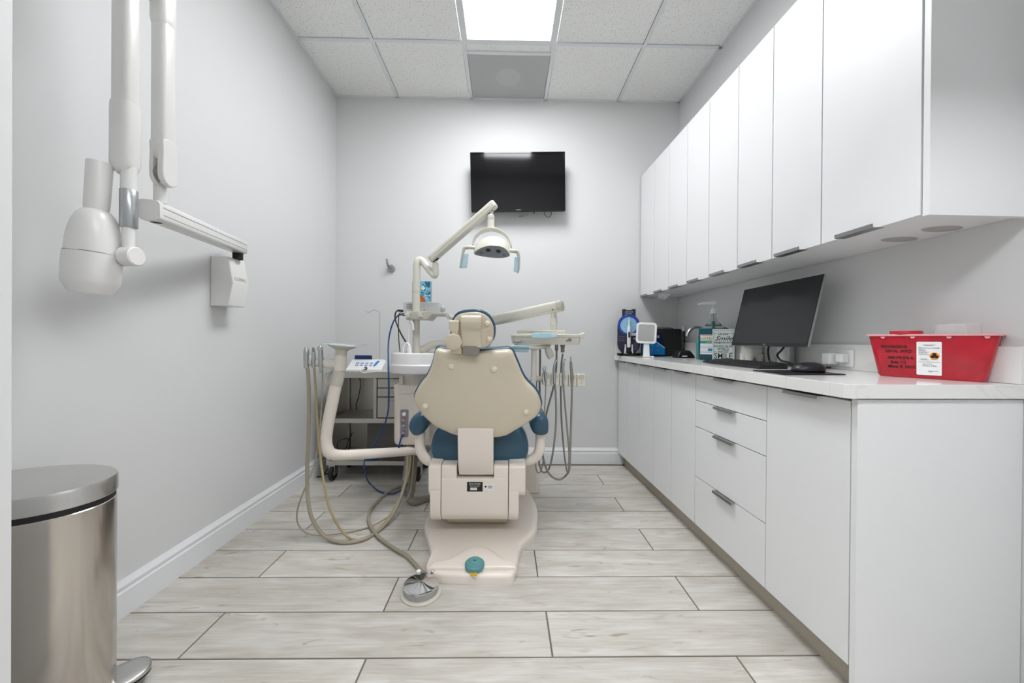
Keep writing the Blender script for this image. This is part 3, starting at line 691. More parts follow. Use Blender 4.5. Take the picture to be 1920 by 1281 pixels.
    obj('film_tail', G().add([Md @ V(*v) for v in ((.075, -.03, .058), (.13, -.02, .072), (.125, .02, .066), (.07, .03, .056), (.1, 0, .066))], [(0, 1, 4), (1, 2, 4), (2, 3, 4), (3, 0, 4)]), FILM, f)
    # instrument holder stub on the arm
    h0, h1 = at(632, 682.5, 1.955), at(574, 677, 1.955)
    hd = (h1-h0)
    for i, (a, b, r) in enumerate(((0, .52, .027), (.53, .74, .026), (.76, .97, .0255))):
        obj('holder_segment', G().lathe([(r*.93, 0), (r, .004), (r, hd.length*(b-a)-.004), (r*.93, hd.length*(b-a))], frame(h0+hd*a, V(0, 1, 0), V(0, 0, 1)) @ I4, 24) if hd.x > 0 else G().tube([h0+hd*a, h0+hd*(a+.01), h0+hd*(b-.01), h0+hd*b], [r*.92, r, r, r*.92], 24, False), IVORY, t2)
    return pm, PY
PM, PY = build_unit()

def handpiece(name, label, cat, base, body, hose, hr, hm, bm, group, tip=None, tipm=None):
    t = thing(name, base, label, cat, group)
    obj('grip', body, bm, t)
    if tip: obj('tip', tip, tipm or CHROME, t)
    obj('hose', G().tube(hose, hr, 10, sub=10), hm, t)
    return t

def build_left_instruments():
    D = 1.93
    def P(x, y, d=D, r=.0105):
        p = at(x, y, d); return p if p.z > r else atz(x, y, r)
    grp = 'instruments on the left arm'
    # 1 wide suction: thick grey-beige hose
    handpiece('suction_handpiece', 'pale suction handpiece with the thick hose, leftmost on the left arm', 'handpiece', P(573, 680),
              G().tube([P(574, 690), P(574, 672), P(574.5, 660), P(574, 651)], [.012, .014, .015, .009], 14),
              [P(575, 684), P(578, 705), P(579.5, 760), P(578, 830), P(576, 880), P(577, 930, 1.9), P(585, 972, 1.88), P(606, 1003, 1.88), P(640, 1017, 1.88), P(680, 1012, 1.92), P(712, 993, 2.0), P(742, 955, 2.1), P(762, 895, 2.2), P(765, 836, UY)], .0095, HOSE, SILVER, grp)
    # 2 saliva ejector: tan hose
    handpiece('suction_handpiece', 'narrow saliva ejector with grey tip and tan hose, middle on the left arm', 'handpiece', P(588, 680),
              G().tube([P(588, 690), P(588, 672), P(588, 660)], [.009, .011, .009], 14),
              [P(589, 688), P(592, 730), P(595, 790), P(601, 860), P(611, 925, 1.9), P(625, 970, 1.89), P(650, 1005, 1.89), P(680, 1012, 1.93), P(712, 990, 2.02), P(742, 948, 2.12), P(766, 890, 2.2), P(771, 836, UY)], .0062, HOSET, SILVER, grp,
              G().tube([P(588, 661), P(587.5, 652)], [.0075, .0062], 12), CLAMP)
    # 3 syringe: thin hose
    handpiece('air_water_syringe', 'chrome air water syringe with thin hose, nearest the dish on the left arm', 'syringe', P(601, 678),
              G().tube([P(601.5, 700), P(602, 684), P(601.5, 667), P(600.5, 655)], [.007, .010, .013, .012], 14),
              [P(605, 695), P(604, 740), P(600, 800), P(590, 870), P(572, 915, 1.9), P(558, 955, 1.9), P(560, 985, 1.9), P(585, 1003, 1.9), P(640, 1000, 1.95), P(700, 985, 2.02), P(745, 955, 2.1), P(768, 925, 2.18), P(774, 880, 2.22), P(776, 836, UY)], .0038, HOSE, SILVER, grp,
              G().lathe([(0, 0), (.012, 0), (.0135, .004), (.0135, .016), (.010, .02), (.005, .02), (.004, .012), (0, .012)], frame(P(600.5, 653, D)+V(0, .006, 0), (1, 0, 0), (0, 0, 1)), 20), CHROME)
    # coiled white cord hanging beside the tube
    t = tag(obj('coiled_cord', G().tube([at(645, 690, 2.0), at(630, 692, 1.99), at(617, 700, 1.99), at(611, 715, 1.99), at(615, 723, 1.99), at(622, 706, 1.99), at(633, 693, 1.98), at(620, 700, 2.0), at(614, 716, 2.0), at(618, 724, 2.0), at(628, 712, 2.0)], .004, 8), IVORY), 'ivory cord looped in a small coil behind the upright arm tube', 'cord')
    # foot control
    c = (atz(754, 1112, 0)+atz(826, 1112, 0))/2; c.y = 1.495; c.z = 0
    t = thing('foot_pedal', c, 'round chrome foot control on the floor in front of the chair base', 'foot control')
    M = Matrix.Translation(c)
    obj('base_ring', G().lathe([(.0, 0), (.08, 0), (.081, .004), (.079, .007), (.072, .009), (0, .009)], M, 48), IVORYG, t)
    obj('drum', G().lathe([(.0, .009), (.066, .009), (.068, .014), (.066, .03), (0, .03)], M, 48), SILVER, t)
    obj('pedal_disc', G().lathe([(.069, .030), (.071, .033), (.070, .036), (.062, .038), (.03, .041), (.012, .046), (0, .047)], M @ Matrix.Translation((0, 0, .002)), 48), CHROME, t)
    for dx in (-.03, .03):
        obj('screw_post', G().lathe([(.006, 0), (.006, .03), (.0095, .031), (.0095, .038), (.006, .041), (0, .042)], Matrix.Translation(c+V(dx, .078, .004)), 16), CHROME if dx > 0 else WHITEP, t)
    obj('rear_block', G().box(-.04, .04, .06, .09, .004, .024, M), IVORYG, t, bevel=.004)
    hz = lambda px, py: atz(px, py, .014)
    obj('hose', G().tube([c+V(0, .085, .016), hz(780, 1060), hz(762, 1042), hz(735, 1026), hz(708, 1005), hz(694, 985), hz(692, 965), hz(703, 945), hz(725, 925), hz(750, 912), hz(775, 905)], .0085, 10), HOSE, t)
build_left_instruments()

# ================================================================= DENTAL LIGHT
def build_lamp():
    global XF
    Y0 = PY-.055
    t = thing('dental_light', at(816, 500, Y0), 'ivory dental operating light on a slanted arm above the chair', 'dental light')
    obj('lower_pivot', G().tube([at(816.5, 503, Y0), at(816.5, 494, Y0), at(816.5, 493, Y0), at(816.5, 486, Y0)], [.0195, .0195, .011, .011], 20, False), IVORY, t)
    a, b = at(807, 488, Y0), at(929, 381, 2.16)
    d = (b-a).normalized()
    g = G(); x = d.cross(V(0, 0, 1)).normalized(); y = x.cross(d)
    o = rrect(.046, .05, .012, 4)
    g.loft([[a+d*s+x*p*k+y*q*k for p, q in o] for s, k in ((0, .7), (.008, .95), (.02, 1), ((b-a).length-.02, 1), ((b-a).length-.006, .95), ((b-a).length, .7))])
    obj('spring_arm', g, IVORY, t, ang=45)
    for s in (-1, 1):
        q0, q1 = a+d*.05+x*s*.0235, b-d*.04+x*s*.0235
        obj('arm_groove', G().bar(q0, q1, .001, .004, .2, y), IVORYG, t)
    for p, q in ((a+d*.032-y*.024, .03), (b-d*.055-y*.024, .03)):
        obj('arm_slot', G().bar(p-d*.02, p+d*.02, .02, .004, .2, y), DARK, t)
    LY = 2.17
    obj('upper_stem', G().cyl(at(921.5, 402, LY), at(921.5, 390, LY), .011), IVORY, t)
    obj('sleeve', G().lathe([(.0205, at(921, 429, LY).z), (.0205, at(921, 413.6, LY).z), (.0198, at(921, 413.2, LY).z), (.0198, at(921, 413.0, LY).z), (.0205, at(921, 412.6, LY).z), (.0205, at(921, 404.5, LY).z), (.018, at(921, 403, LY).z), (0, at(921, 403, LY).z)], Matrix.Translation(V(at(920.5, 415, LY).x, LY, 0)), 24), IVORY, t)
    # yoke arch
    arc = [(886, 461.5), (887, 452), (893, 441), (904, 433), (920, 429), (936, 432.5), (948, 440), (956, 451), (959.5, 464)]
    pts = [at(x, y, LY) for x, y in arc]
    g = G(); sm = G().tube(pts, .001, 4)
    ring = [sum((sm.v[i*4+k] for k in range(4)), V(0, 0, 0))/4 for i in range(len(sm.v)//4)]
    cen = at(922.5, 466, LY); rings = []
    for i, p in enumerate(ring):
        rd = (p-cen).normalized()
        rings.append([p+rd*.0+V(0, -.035, 0), p-rd*.006+V(0, -.035, 0), p-rd*.008+V(0, 0, 0), p-rd*.006+V(0, .035, 0), p+V(0, .035, 0), p+rd*.003])
    obj('yoke', G().loft(rings), IVORY, t, bevel=.002, ang=40)
    # lamp head : half-moon shell tilted so the lens panel faces down and forward
    fo = [(889, 476.5), (893, 470), (905, 463.5), (920, 460.5), (938, 462), (949, 467.5), (955.8, 477), (953, 481.5), (940, 483.8), (920, 483), (900, 480)]
    FY = lambda py: 2.10+(484-py)/24*.0-(484-py)*.0
    F0 = at(923, 483.5, 2.15); F1 = at(923, 460.5, 2.05)
    Mf = frame(F0, (1, 0, -.035), F1-F0); nf = Mf.to_3x3() @ V(0, 0, 1)
    if nf.y > 0: Mf = frame(F0, (1, 0, -.035), F1-F0)
    def onf(px, py, off=0):
        dd = ray(px, py); o0 = V(0, 0, CAMH); q0 = F0+nf*off; k = (q0-o0).dot(nf)/dd.dot(nf); return Mf.inverted() @ (o0+dd*k)
    out = csmooth([tuple(onf(*q))[:2] for q in fo], 3)
    sgn = 1 if nf.z < 0 else -1
    out3 = [Mf @ V(x, y, 0) for x, y in out]
    back = V(0, .045, .078); cc = sum(out3, V(0, 0, 0))/len(out3)
    g = G(); g.loft([[cc+(p-cc)*k+back*s for p in out3] for k, s in ((1, 0), (1.015, .1), (1.01, .4), (.96, .68), (.84, .9), (.55, 1.0), (.15, 1.02))])
    obj('lamp_shell', g, IVORY, t, ang=55)
    lp = obj('lens_panel', G().pillow(out, [(.97, -.002*sgn), (.97, .002*sgn), (.9, .003*sgn), (.3, .0035*sgn)], Mf), GREYL, t)
    for q, r, m in (((902, 473.2), .0115, LENS2), ((915.5, 468.3), .0135, LENS), ((934.8, 470.3), .0135, LENS), ((945.5, 477.8), .0115, LENS2)):
        c = Mf @ onf(*q)+nf*sgn*.003
        obj('lens', G().lathe([(0, .003), (r*.5, .0026), (r*.85, .001), (r, .002), (r*1.06, .002), (r*1.06, -.002), (0, -.002)], frame(c, Mf.to_3x3() @ V(1, 0, 0), (Mf.to_3x3() @ V(0, 1, 0))*sgn), 24), m, lp)
    # side pivots and handles
    for s, (pv, hp, fl) in {-1: ([(893, 465), (880, 463.5), (874, 464)], [(878, 463.8), (871.5, 465), (868.5, 472), (866, 485), (864, 497), (863, 502)], [(867, 476), (878, 476), (875, 501), (862.5, 502)]),
                      1: ([(953, 470), (964, 471), (968, 471)], [(965, 471), (970.5, 473), (972.5, 481), (973, 495), (972, 506), (970, 512)], [(965, 482), (974, 482), (972, 510), (963, 508)])}.items():
        obj('side_pivot', G().tube([at(x, y, LY-.03) for x, y in pv], .0115, 16, False), IVORY, t)
        obj('handle', G().tube([at(x, y, LY-.035) for x, y in hp], [.0115, .0105, .0085, .0075, .007, .0065], 14), IVORYG, t)
        f = thing('barrier_sleeve', at(hp[3][0], hp[3][1], LY-.03), 'pale blue plastic sleeve over the %s handle of the dental light' % ('left' if s < 0 else 'right'), 'plastic film', 'film sleeves on the lamp handles')
        q = [at(x, y, LY-.045) for x, y in fl]
        obj('film', G().loft([q, [p+V(0, .022, 0) for p in q]]), FILM, f, bevel=.002)
build_lamp()

# ================================================================= DELIVERY ARM AND TRAY RIGHT OF THE CHAIR
def build_delivery():
    t = thing('instrument_delivery_arm', at(914, 640, PY), 'ivory delivery arm with instrument tray right of the chair', 'dental arm')
    a, b = at(905, 605.5, PY), at(1047, 574.5, 2.12)
    d = (b-a).normalized(); x = d.cross(V(0, 0, 1)).normalized(); y = x.cross(d); L = (b-a).length
    o = rrect(.07, .064, .018, 4)
    obj('spring_arm', G().loft([[a+d*s+x*p*k+y*q*k for p, q in o] for s, k in ((0, .8), (.01, 1), (L-.002, .98))]), IVORY, t, ang=45)
    obj('arm_cap', G().loft([[b+d*s+x*p*k+y*q*k for p, q in o] for s, k in ((-.001, .97), (.02, .97), (.026, .8))]), IVORYG, t, ang=45)
    obj('arm_screw', G().lathe([(0, .001), (.004, .001), (.004, -.001)], frame(at(1036, 581, 2.075), (1, 0, 0), (0, 0, 1)), 12), DARK, t)
    SY = 2.13
    sx = at(1038.5, 600, SY).x
    zz = lambda py: at(1038, py, SY).z
    obj('stem', G().lathe([(.017, zz(620)), (.0185, zz(611)), (.0215, zz(610)), (.021, zz(596)), (.0175, zz(595)), (.0165, zz(583))], Matrix.Translation(V(sx, SY, 0)), 24), IVORY, t)
    # tray console
    TY = 2.03
    x0, x1 = at(960, 635, TY).x, at(1090, 635, TY).x; xm = (x0+x1)/2; hwd = (x1-x0)/2
    z0, z1, zt = at(1020, 645, TY).z, at(1020, 626.5, TY).z, at(1020, 619.5, TY+.2).z
    def lip(z, k, bow): return [V(xm+hwd*px*k, TY+dy+bow*(1-px*px), z) for px, dy in ((-1, .03), (-.97, 0.005), (-.9, 0), (-.5, 0), (-.2, 0), (.1, 0), (.4, 0), (.75, 0), (.93, 0), (1, .025), (1, .27), (.9, .3), (-.9, .3), (-1, .27))]
    obj('console_base', G().loft([lip(z0-.004, .93, -.005), lip(z0+.004, .98, -.012), lip(z0+.025, 1, -.02), lip(z1-.018, 1, -.02)]), IVORY, t, ang=50)
    obj('console_rim', G().loft([lip(z1-.017, 1.005, -.024), lip(z1-.004, 1.012, -.03), lip(z1, .99, -.025), lip(z1-.006, .95, -.01)]), IVORY, t, ang=50)
    obj('back_ledge', G().box(xm-hwd*.8, xm+hwd*.72, TY+.22, TY+.285, z1-.01, zt), IVORY, t, bevel=.004)
    obj('corner_wing', G().prism([(0, 0), (.02, .0), (.045, .012), (.05, .014), (.05, -.018), (.02, -.016)], -.1, .0, frame(V(x1-.028, TY+.02, z1-.004), (1, 0, 0), (0, 0, 1))), IVORY, t, bevel=.002)
    q0, q1 = at(964.5, 637.5, TY-.025), at(978, 641.5, TY-.025)
    lw_ = obj('label_window', G().box(q0.x, q1.x, TY-.014, TY+.0, q1.z, q0.z), CLAMP, t, bevel=.002)
    obj('window_card', G().box(q0.x+.003, q1.x-.003, TY-.0146, TY-.013, q1.z+.003, q0.z-.003), PAPER, lw_)
    q0, q1 = at(1062, 634.5, TY-.025), at(1072.5, 640.5, TY-.025)
    sw = obj('switch', G().box(q0.x, q1.x, TY-.012, TY+.0, q1.z, q0.z), CLAMP, t, bevel=.001)
    # handle bar under the console
    obj('handle_bar', G().tube([at(961, 650.5, TY), at(985, 651, TY), at(1005, 652, TY+.01), at(1020, 650, TY+.04), at(1030, 646, TY+.08)], [.0105, .0115, .0125, .012, .012], 16), IVORY, t)
    obj('hanger_pole', G().bar(at(1000.5, 716, TY+.03), at(1001.5, 650, TY+.03), .033, .03, .35, V(1, 0, 0)), BEIGE, t)
    obj('holder_beam', G().tube([at(994, 711, TY+.03), at(1003, 711, TY+.03), at(1025, 710, TY+.03)], .0155, 16), IVORYG, t)
    obj('side_grip', G().tube([at(1025, 650, TY+.05), at(1030, 662, TY+.05), at(1034.5, 671, TY+.05)], [.016, .022, .019], 16), IVORY, t)
    # five instrument holders
    xs = [1018, 1033.5, 1049.5, 1066, 1082, 1098.5]
    for i in range(5):
        p0, p1 = at(xs[i], 700+i*.3, TY), at(xs[i+1]-1, 723+i*.6, TY)
        h = obj('instrument_holder', G().box(p0.x, p1.x, TY-.005, TY+.06, p1.z, p0.z), IVORY, t, bevel=.006, seg=3)
        c = at((xs[i]+xs[i+1])/2, 705.5+i*.3, TY-.008)
        obj('round_cap', G().lathe([(0, .003), (.013, .0025), (.0155, 0), (.0155, -.004)], frame(c, (1, 0, 0), (0, 0, 1)), 20), mat('holder_cap', '#c2beb0', .4), h)
        c = at((xs[i]+xs[i+1])/2+.5, 716+i*.3, TY-.006)
        if i == 4: obj('slot', G().box(-.004, .004, -.002, .01, -.011, .011, Matrix.Translation(c)), BEIGED, h, bevel=.001)
    # hose couplings under the console
    obj('hose_coupling', G().lathe([(.008, 0), (.011, .003), (.011, .03), (.014, .033), (.014, .055)], Matrix.Translation(at(1055, 661, TY+.05)), 16), CLAMP, t)
    obj('hose_coupling', G().lathe([(.008, 0), (.01, .003), (.01, .05)], Matrix.Translation(at(1043.5, 658, TY+.06)), 16), CLAMP, t)
    f = thing('barrier_film', at(1017, 629, TY), 'crumpled blue plastic film over the front of the right instrument tray', 'plastic film')
    o = csmooth([(-.068, 0), (-.06, .03), (-.02, .034), (.03, .03), (.06, .034), (.068, .01), (.05, -.024), (.01, -.034), (-.03, -.034), (-.06, -.026)], 3)
    g = G().pillow(o, [(1.0, 0), (1.0, .004), (.8, .009), (.5, .005), (.25, .01)], Matrix.Translation(V(at(1017, 629, TY).x, TY-.0, z1-.004)))
    random.seed(3)
    for v in g.v: v.z += random.uniform(-.002, .003)
    obj('film_sheet', g, FILM, f, smooth=False)
    fl = [at(998, 627, TY-.052), at(1045, 626, TY-.052), at(1044, 632, TY-.057), at(1020, 634, TY-.06), at(997, 632.5, TY-.057)]
    obj('film_front', G().loft([fl, [p+V(0, .004, 0) for p in fl]]), FILM, f)
    f = thing('barrier_sleeve', at(975, 652, TY), 'blue plastic sleeve on the bar handle under the right instrument tray', 'plastic film')
    obj('film_wrap', G().tube([at(960.5, 650.5, TY), at(975, 651, TY), at(991.5, 651.5, TY)], [.0135, .0145, .0135], 14), FILM, f)
    q = [at(960, 653, TY-.016), at(992, 654, TY-.016), at(991, 661, TY-.014), at(963, 660, TY-.014)]
    obj('film_skirt', G().loft([q, [p+V(0, .02, 0) for p in q]]), FILM, f)
    # instruments with hoses
    P = lambda x, y, dd=TY-.012: at(x, y, dd)
    grp = 'instruments on the right tray'
    B = TY+.1
    def ins(lab, body, tip, hose, hr, hm, nm='dental_handpiece', cat='handpiece', bmt=SILVER):
        handpiece(nm, lab, cat, P(*body[0][:2]), G().tube([P(x, y) for x, y, r in body], [r for *_, r in body], 14), hose, hr, hm, bmt, grp, tip, CHROME)
    ins('chrome air water syringe with round head, leftmost on the right tray', [(1023.5, 716, .006), (1022, 703, .0085), (1020.8, 695, .008)],
        G().lathe([(0, -.006), (.009, -.006), (.0115, 0), (.0115, .008), (.008, .012), (.005, .012), (.004, .006), (0, .006)], frame(P(1020.5, 690.5), (1, 0, 0), (0, 0, 1)), 18),
        [P(1023.5, 716), P(1022.5, 745), P(1020, 790), P(1018, 840, TY+.02), P(1018, 870, B), P(1011, 887, B), P(1005, 878, B), P(1004.5, 850, B), P(1006, 780, B), P(1006, 720, B), P(1004, 690, B), P(1003, 655, B)], .0032, HOSEG, 'air_water_syringe', 'syringe')
    ins('angled high-speed handpiece, second from the left on the right tray', [(1039.5, 719, .0075), (1039, 705, .0085), (1038.5, 692, .0075), (1040.5, 681, .006)],
        G().cyl(P(1042.5, 675.5)+V(0, -.004, .004), P(1040.5, 680.5), .0075, .0055, 14),
        [P(1039.5, 718), P(1042, 740), P(1042.5, 790), P(1038, 840), P(1030, 878, B), P(1018, 886, B), P(1011, 868, B), P(1012, 845, B), P(1016, 820, B), P(1026, 770, B), P(1038, 725, B), P(1043, 690, B), P(1043.5, 655, TY+.06)], .0055, HOSEG)
    ins('slim angled low-speed handpiece, third from the left on the right tray', [(1056, 719, .0065), (1056.2, 705, .0072), (1056, 690, .0065), (1057.5, 680, .0055)],
        G().cyl(P(1059.5, 674.5)+V(0, -.004, .003), P(1057.5, 680), .0068, .005, 14),
        [P(1056, 719), P(1058, 745), P(1063, 800), P(1067, 850), P(1066, 884, TY+.02), P(1063, 884, B), P(1058, 850, B), P(1053, 790, B), P(1051.5, 730, B), P(1052, 690, B), P(1055, 664, TY+.05)], .0052, HOSEG)
    ins('dark straight handpiece without bur, fourth from the left on the right tray', [(1072.5, 719, .0075), (1072.5, 705, .0095), (1071, 690, .0085), (1070.5, 681, .0075), (1070.2, 677, .0045)],
        G().cyl(P(1070.3, 678), P(1070, 669), .0048, .0042, 14),
        [P(1072.5, 718), P(1072, 750), P(1070.5, 800), P(1069, 850), P(1067.5, 880, TY+.02), P(1060, 893, B), P(1048, 899.5, B), P(1034, 893, B), P(1024, 878, B), P(1018, 855, B), P(1017.5, 825, B), P(1012, 740, B), P(1012.5, 690, B), P(1012.5, 655, B)], .006, HOSEG, bmt=CLAMP)
build_delivery()

# ================================================================= ON THE UNIT TRAY
def build_unit_tray_items():
    zt = at(780, 584.5, PY).z
    t = thing('camera_control_box', at(790, 590, PY+.06), 'small light grey electronics box on the shelf of the unit pole', 'electronics box')
    x0, x1 = at(756, 580, PY+.04).x, at(832, 580, PY+.04).x; z0 = zt+.001; z1 = at(790, 566.5, PY+.04).z
    o = [(x0, z0), (x1-.035, z0), (x1-.008, z0+.012), (x1-.03, z1), (x0, z1)]
    b = obj('case', G().prism([(x0, z0), (x1-.03, z0), (x1-.03, z1), (x0, z1)], -.085, .085, frame(V(0, PY+.125, 0), (1, 0, 0), (0, 0, 1))), mat('light_grey_case', '#cdcfd0', .4), t, bevel=.004)
    for i in range(3): obj('vent_slot', G().box(x0+.02, x0+.065, PY+.0385, PY+.041, z1-.018-i*.012, z1-.014-i*.012), CLAMP, b)
    obj('front_lens', G().lathe([(.022, 0), (.024, .01), (.02, .028), (.012, .032), (0, .03)], frame(V(x1-.034, PY+.11, (z0+z1)/2-.003), (0, 1, 0), (0, 0, 1)), 24), mat('clear_dial', '#dcdee0', .15, trans=.4), t)
    obj('case_screw', G().lathe([(0, .0015), (.003, .001), (.003, -.001)], frame(V((x0+x1)/2+.005, PY+.0395, z0+.012), (1, 0, 0), (0, 0, 1)), 10), DARK, b)
    # upright swirl picture
    t = thing('picture_card', V(at(795, 560, PY+.13).x, PY+.13, z1), 'upright card with blue and orange swirl print standing on the grey box', 'picture')
    a, b2 = at(773.5, 566, PY+.13), at(809, 528, PY+.13)
    c = obj('card', G().box(a.x, b2.x, PY+.12, PY+.14, z1+.001, b2.z), mat('card_edge', '#9aa3a6', .5), t)
    p = obj('print', G().box(a.x+.003, b2.x-.004, PY+.1185, PY+.1205, z1+.002, b2.z-.002), SWIRL, c)
    obj('print_patch', G().prism(csmooth([(0, 0), (.035, -.005), (.05, .01), (.035, .035), (.015, .05), (.0, .045)], 3), 0, .0012, frame(V(at(788, 566, PY+.13).x-.012, PY+.1185, z1+.006), (1, 0, 0), (0, 0, 1))), mat('orange_swirl', '#c4652f', .4, var=.3, scale=30), c)
    obj('print_patch', G().prism(circ(.013, 20), 0, .0012, frame(V(at(794, 541, PY+.13).x, PY+.1185, at(794, 541, PY+.13).z), (1, 0, 0), (0, 0, 1))), INKW, c)
    # cables
    t = tag(obj('power_cable', G().tube([V(x0+.004, PY+.09, at(753, 582, PY).z), at(748, 582, PY+.08), at(742, 586, PY+.06), at(741, 598, PY+.05), at(749, 620, PY+.03), at(760, 640, PY+.03), at(770, 652, PY+.03)], .0045, 8), BLACK), 'black power cable curving down from the grey box to the spittoon', 'cable')
    t = tag(obj('signal_cable', G().tube([V(x0+.004, PY+.07, at(753, 588, PY).z), at(750, 587, PY+.07), at(748, 592, PY+.06), at(747, 610, PY+.06), at(748, 640, PY+.06), at(750, 660, PY+.06)], .003, 8), BLACK), 'thin black cable hanging straight down from the grey box', 'cable')
    t = tag(obj('blue_air_hose', G().tube([V(x0+.004, PY+.08, at(753, 590, PY).z), at(748, 591, PY+.07), at(738, 603, PY+.06), at(731, 625, PY+.05), at(728, 650, PY-.01), at(728.5, 690, UY-.12), at(729, 740, UY-.1), at(727, 775, UY-.05), at(716, 810, UY+.02), at(697, 840, UY+.1), at(684, 862, UY+.1), at(684, 885, UY+.1), atz(692, 905, .01), atz(712, 922, .01), atz(735, 926, .01), atz(752, 919, .01)], .0048, 8), BLUECB), 'long blue hose curving from the unit pole down to the floor', 'hose')
    obj('plug', G().tube([V(x0+.004, PY+.09, at(753, 582, PY).z), at(746, 582.2, PY+.082)], .0075, 10, False), BLACK, t)
    t = tag(obj('blue_jumper_hose', G().tube([at(757, 813, UY-.03), at(752, 822, UY-.04), at(746.5, 846, UY-.04), at(749, 838, UY-.03), at(755, 834, UY)], .005, 8), BLUECB), 'short blue hose plugged into the connector strip of the unit', 'hose')
build_unit_tray_items()

# ================================================================= STEEL CART
def build_cart():
    t = thing('steel_cart', (-.87, 2.82, 0), 'stainless steel instrument cart with shelves and drawers by the back wall', 'cart')
    YF, YK = 2.66, 3.03
    x0, x1 = at(612, 800, YF).x, at(792, 860, YF).x
    zt0, zt1 = at(680, 709, YF).z, at(680, 698.5, YF).z
    obj('top_shelf', G().box(x0-.005, x1+.005, YF-.01, YK, zt0, zt1), STEELC, t, bevel=.003)
    zm0, zm1 = at(700, 794, YF).z, at(700, 785, YF).z
    obj('middle_shelf', G().box(x0+.01, x1-.01, YF, YK-.01, zm0, zm1), STEELC, t, bevel=.002)
    zl0, zl1 = at(700, 873, YF).z, at(700, 865, YF).z
    obj('bottom_shelf', G().box(x0, x1, YF, YK-.005, zl0, zl1), STEELC, t, bevel=.002)
    for lx in (x0+.01, x1-.01):
        for ly in (YF+.014, YK-.02): obj('leg', G().box(lx-.0125, lx+.0125, ly-.0125, ly+.0125, zl0, zt0), STEELC, t, bevel=.002)
    obj('side_panel', G().box(x0-.001, x0+.004, YF+.027, YK-.033, zl1, zt0), STEELC, t)
    obj('back_panel', G().box(x0+.03, x1-.03, YK-.012, YK-.007, zl1, zt0), STEELC, t)
    xp = at(703, 740, YF).x
    obj('divider', G().box(xp-.012, xp+.012, YF+.0, YF+.03, zm1, zt0), STEELC, t, bevel=.002)
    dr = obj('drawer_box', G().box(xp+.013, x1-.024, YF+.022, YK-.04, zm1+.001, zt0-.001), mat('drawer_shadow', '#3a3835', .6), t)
    zs = [zm1+.003, at(720, 745, YF).z, at(720, 728, YF).z, zt0-.003]
    for a, b in zip(zs[:-1], zs[1:]):
        d = obj('drawer', G().box(xp+.016, x1-.027, YF+.006, YF+.022, a+.003, b-.003), STEELC, t, bevel=.0015)
        zc = b-.02; xc0, xc1 = xp+.1, x1-.06
        obj('pull', G().tube([V(xc0, YF+.006, zc), V(xc0, YF-.012, zc), V(xc1, YF-.012, zc), V(xc1, YF+.006, zc)], .003, 8, False), CHROME, d)
    for lx in (x0+.035, x1-.035):
        for ly in (YF+.03, YK-.05):
            c = obj('caster_fork', G().box(lx-.022, lx-.015, ly-.02, ly+.03, .045, zl0).box(lx+.015, lx+.022, ly-.02, ly+.03, .045, zl0).box(lx-.022, lx+.022, ly-.022, ly+.032, zl0-.012, zl0), SILVER, t, bevel=.001)
            obj('wheel', G().lathe([(0, -.012), (.03, -.012), (.052, -.011), (.056, -.006), (.056, .006), (.052, .011), (.03, .012), (0, .012)], frame(V(lx, ly, .0565), (0, 1, 0), (0, 0, 1)), 32), RUBBER, c)
            obj('hub', G().lathe([(0, -.0135), (.022, -.0135), (.022, .0135), (0, .0135)], frame(V(lx, ly, .0565), (0, 1, 0), (0, 0, 1)), 20), CLAMP, c)
    # endodontic motor on top
    ZZ = zt1
    m = thing('apex_locator', V(at(683, 695, YF+.05).x, YF+.05, ZZ), 'white and blue tabletop device with flip-up blue screen on the cart', 'medical device')
    a, b = at(648.5, 697, YF+.03), at(715.5, 676, YF+.03)
    zb = ZZ+.001; za = at(680, 674, YF+.12).z
    prof = [(YF+.02, zb), (YF+.02, zb+.018), (YF+.04, zb+.03), (YF+.12, za), (YF+.15, za-.004), (YF+.15, zb)]
    body = obj('case', G().loft([[V(x, y, z if z <= zb+.02 else zb+(z-zb)*k) for y, z in prof] for x, k in ((a.x, .85), (a.x+.012, 1), (b.x-.014, 1), (b.x, .8))]), WHITEP, m, bevel=.005, seg=3)
    sc0, sc1 = at(664.5, 674.5, YF+.13), at(698, 666.5, YF+.13)
    ls = obj('screen_lid', G().prism([(sc0.x, sc0.z-.004), (sc1.x, sc0.z-.004), (sc1.x-.004, sc1.z), (sc0.x+.006, sc1.z)], -.006, .006, frame(V(0, YF+.13, 0), (1, 0, 0), (0, 0, 1))), mat('navy_screen', '#152a63', .25), m, bevel=.002)
    n = V(0, -.045, .08).normalized()
    def pf(px, py): # point on sloping panel
        u = (py-zb-.03)/(za-zb-.03); return V(px, YF+.04+.08*u, py)
    Mp = frame(V((a.x+b.x)/2, YF+.04, zb+.0305), (1, 0, 0), V(0, .08, za-zb-.03))
    for i in range(4):
        for j in range(2): obj('key', G().box(-.075+i*.034, -.053+i*.034, .022+j*.024, .032+j*.024, -.001, .0018, Mp), mat('key_blue', '#7d93c0', .5), body)
    obj('side_dial', G().prism(csmooth([(.062, .012), (.075, .02), (.09, .07), (.085, .078), (.07, .07), (.06, .03)], 3), -.001, .003, Mp), mat('bright_blue', '#2f86cf', .3), body, bevel=.001)
    so = at(685.5, 690.5, YF+.018)
    obj('socket', G().lathe([(.011, -.003), (.012, .004), (.008, .008), (0, .008)], frame(V(so.x, YF+.021, so.z), (1, 0, 0), (0, 0, 1)), 20), mat('navy_socket', '#24406e', .4), body)
    cz = ZZ+.004
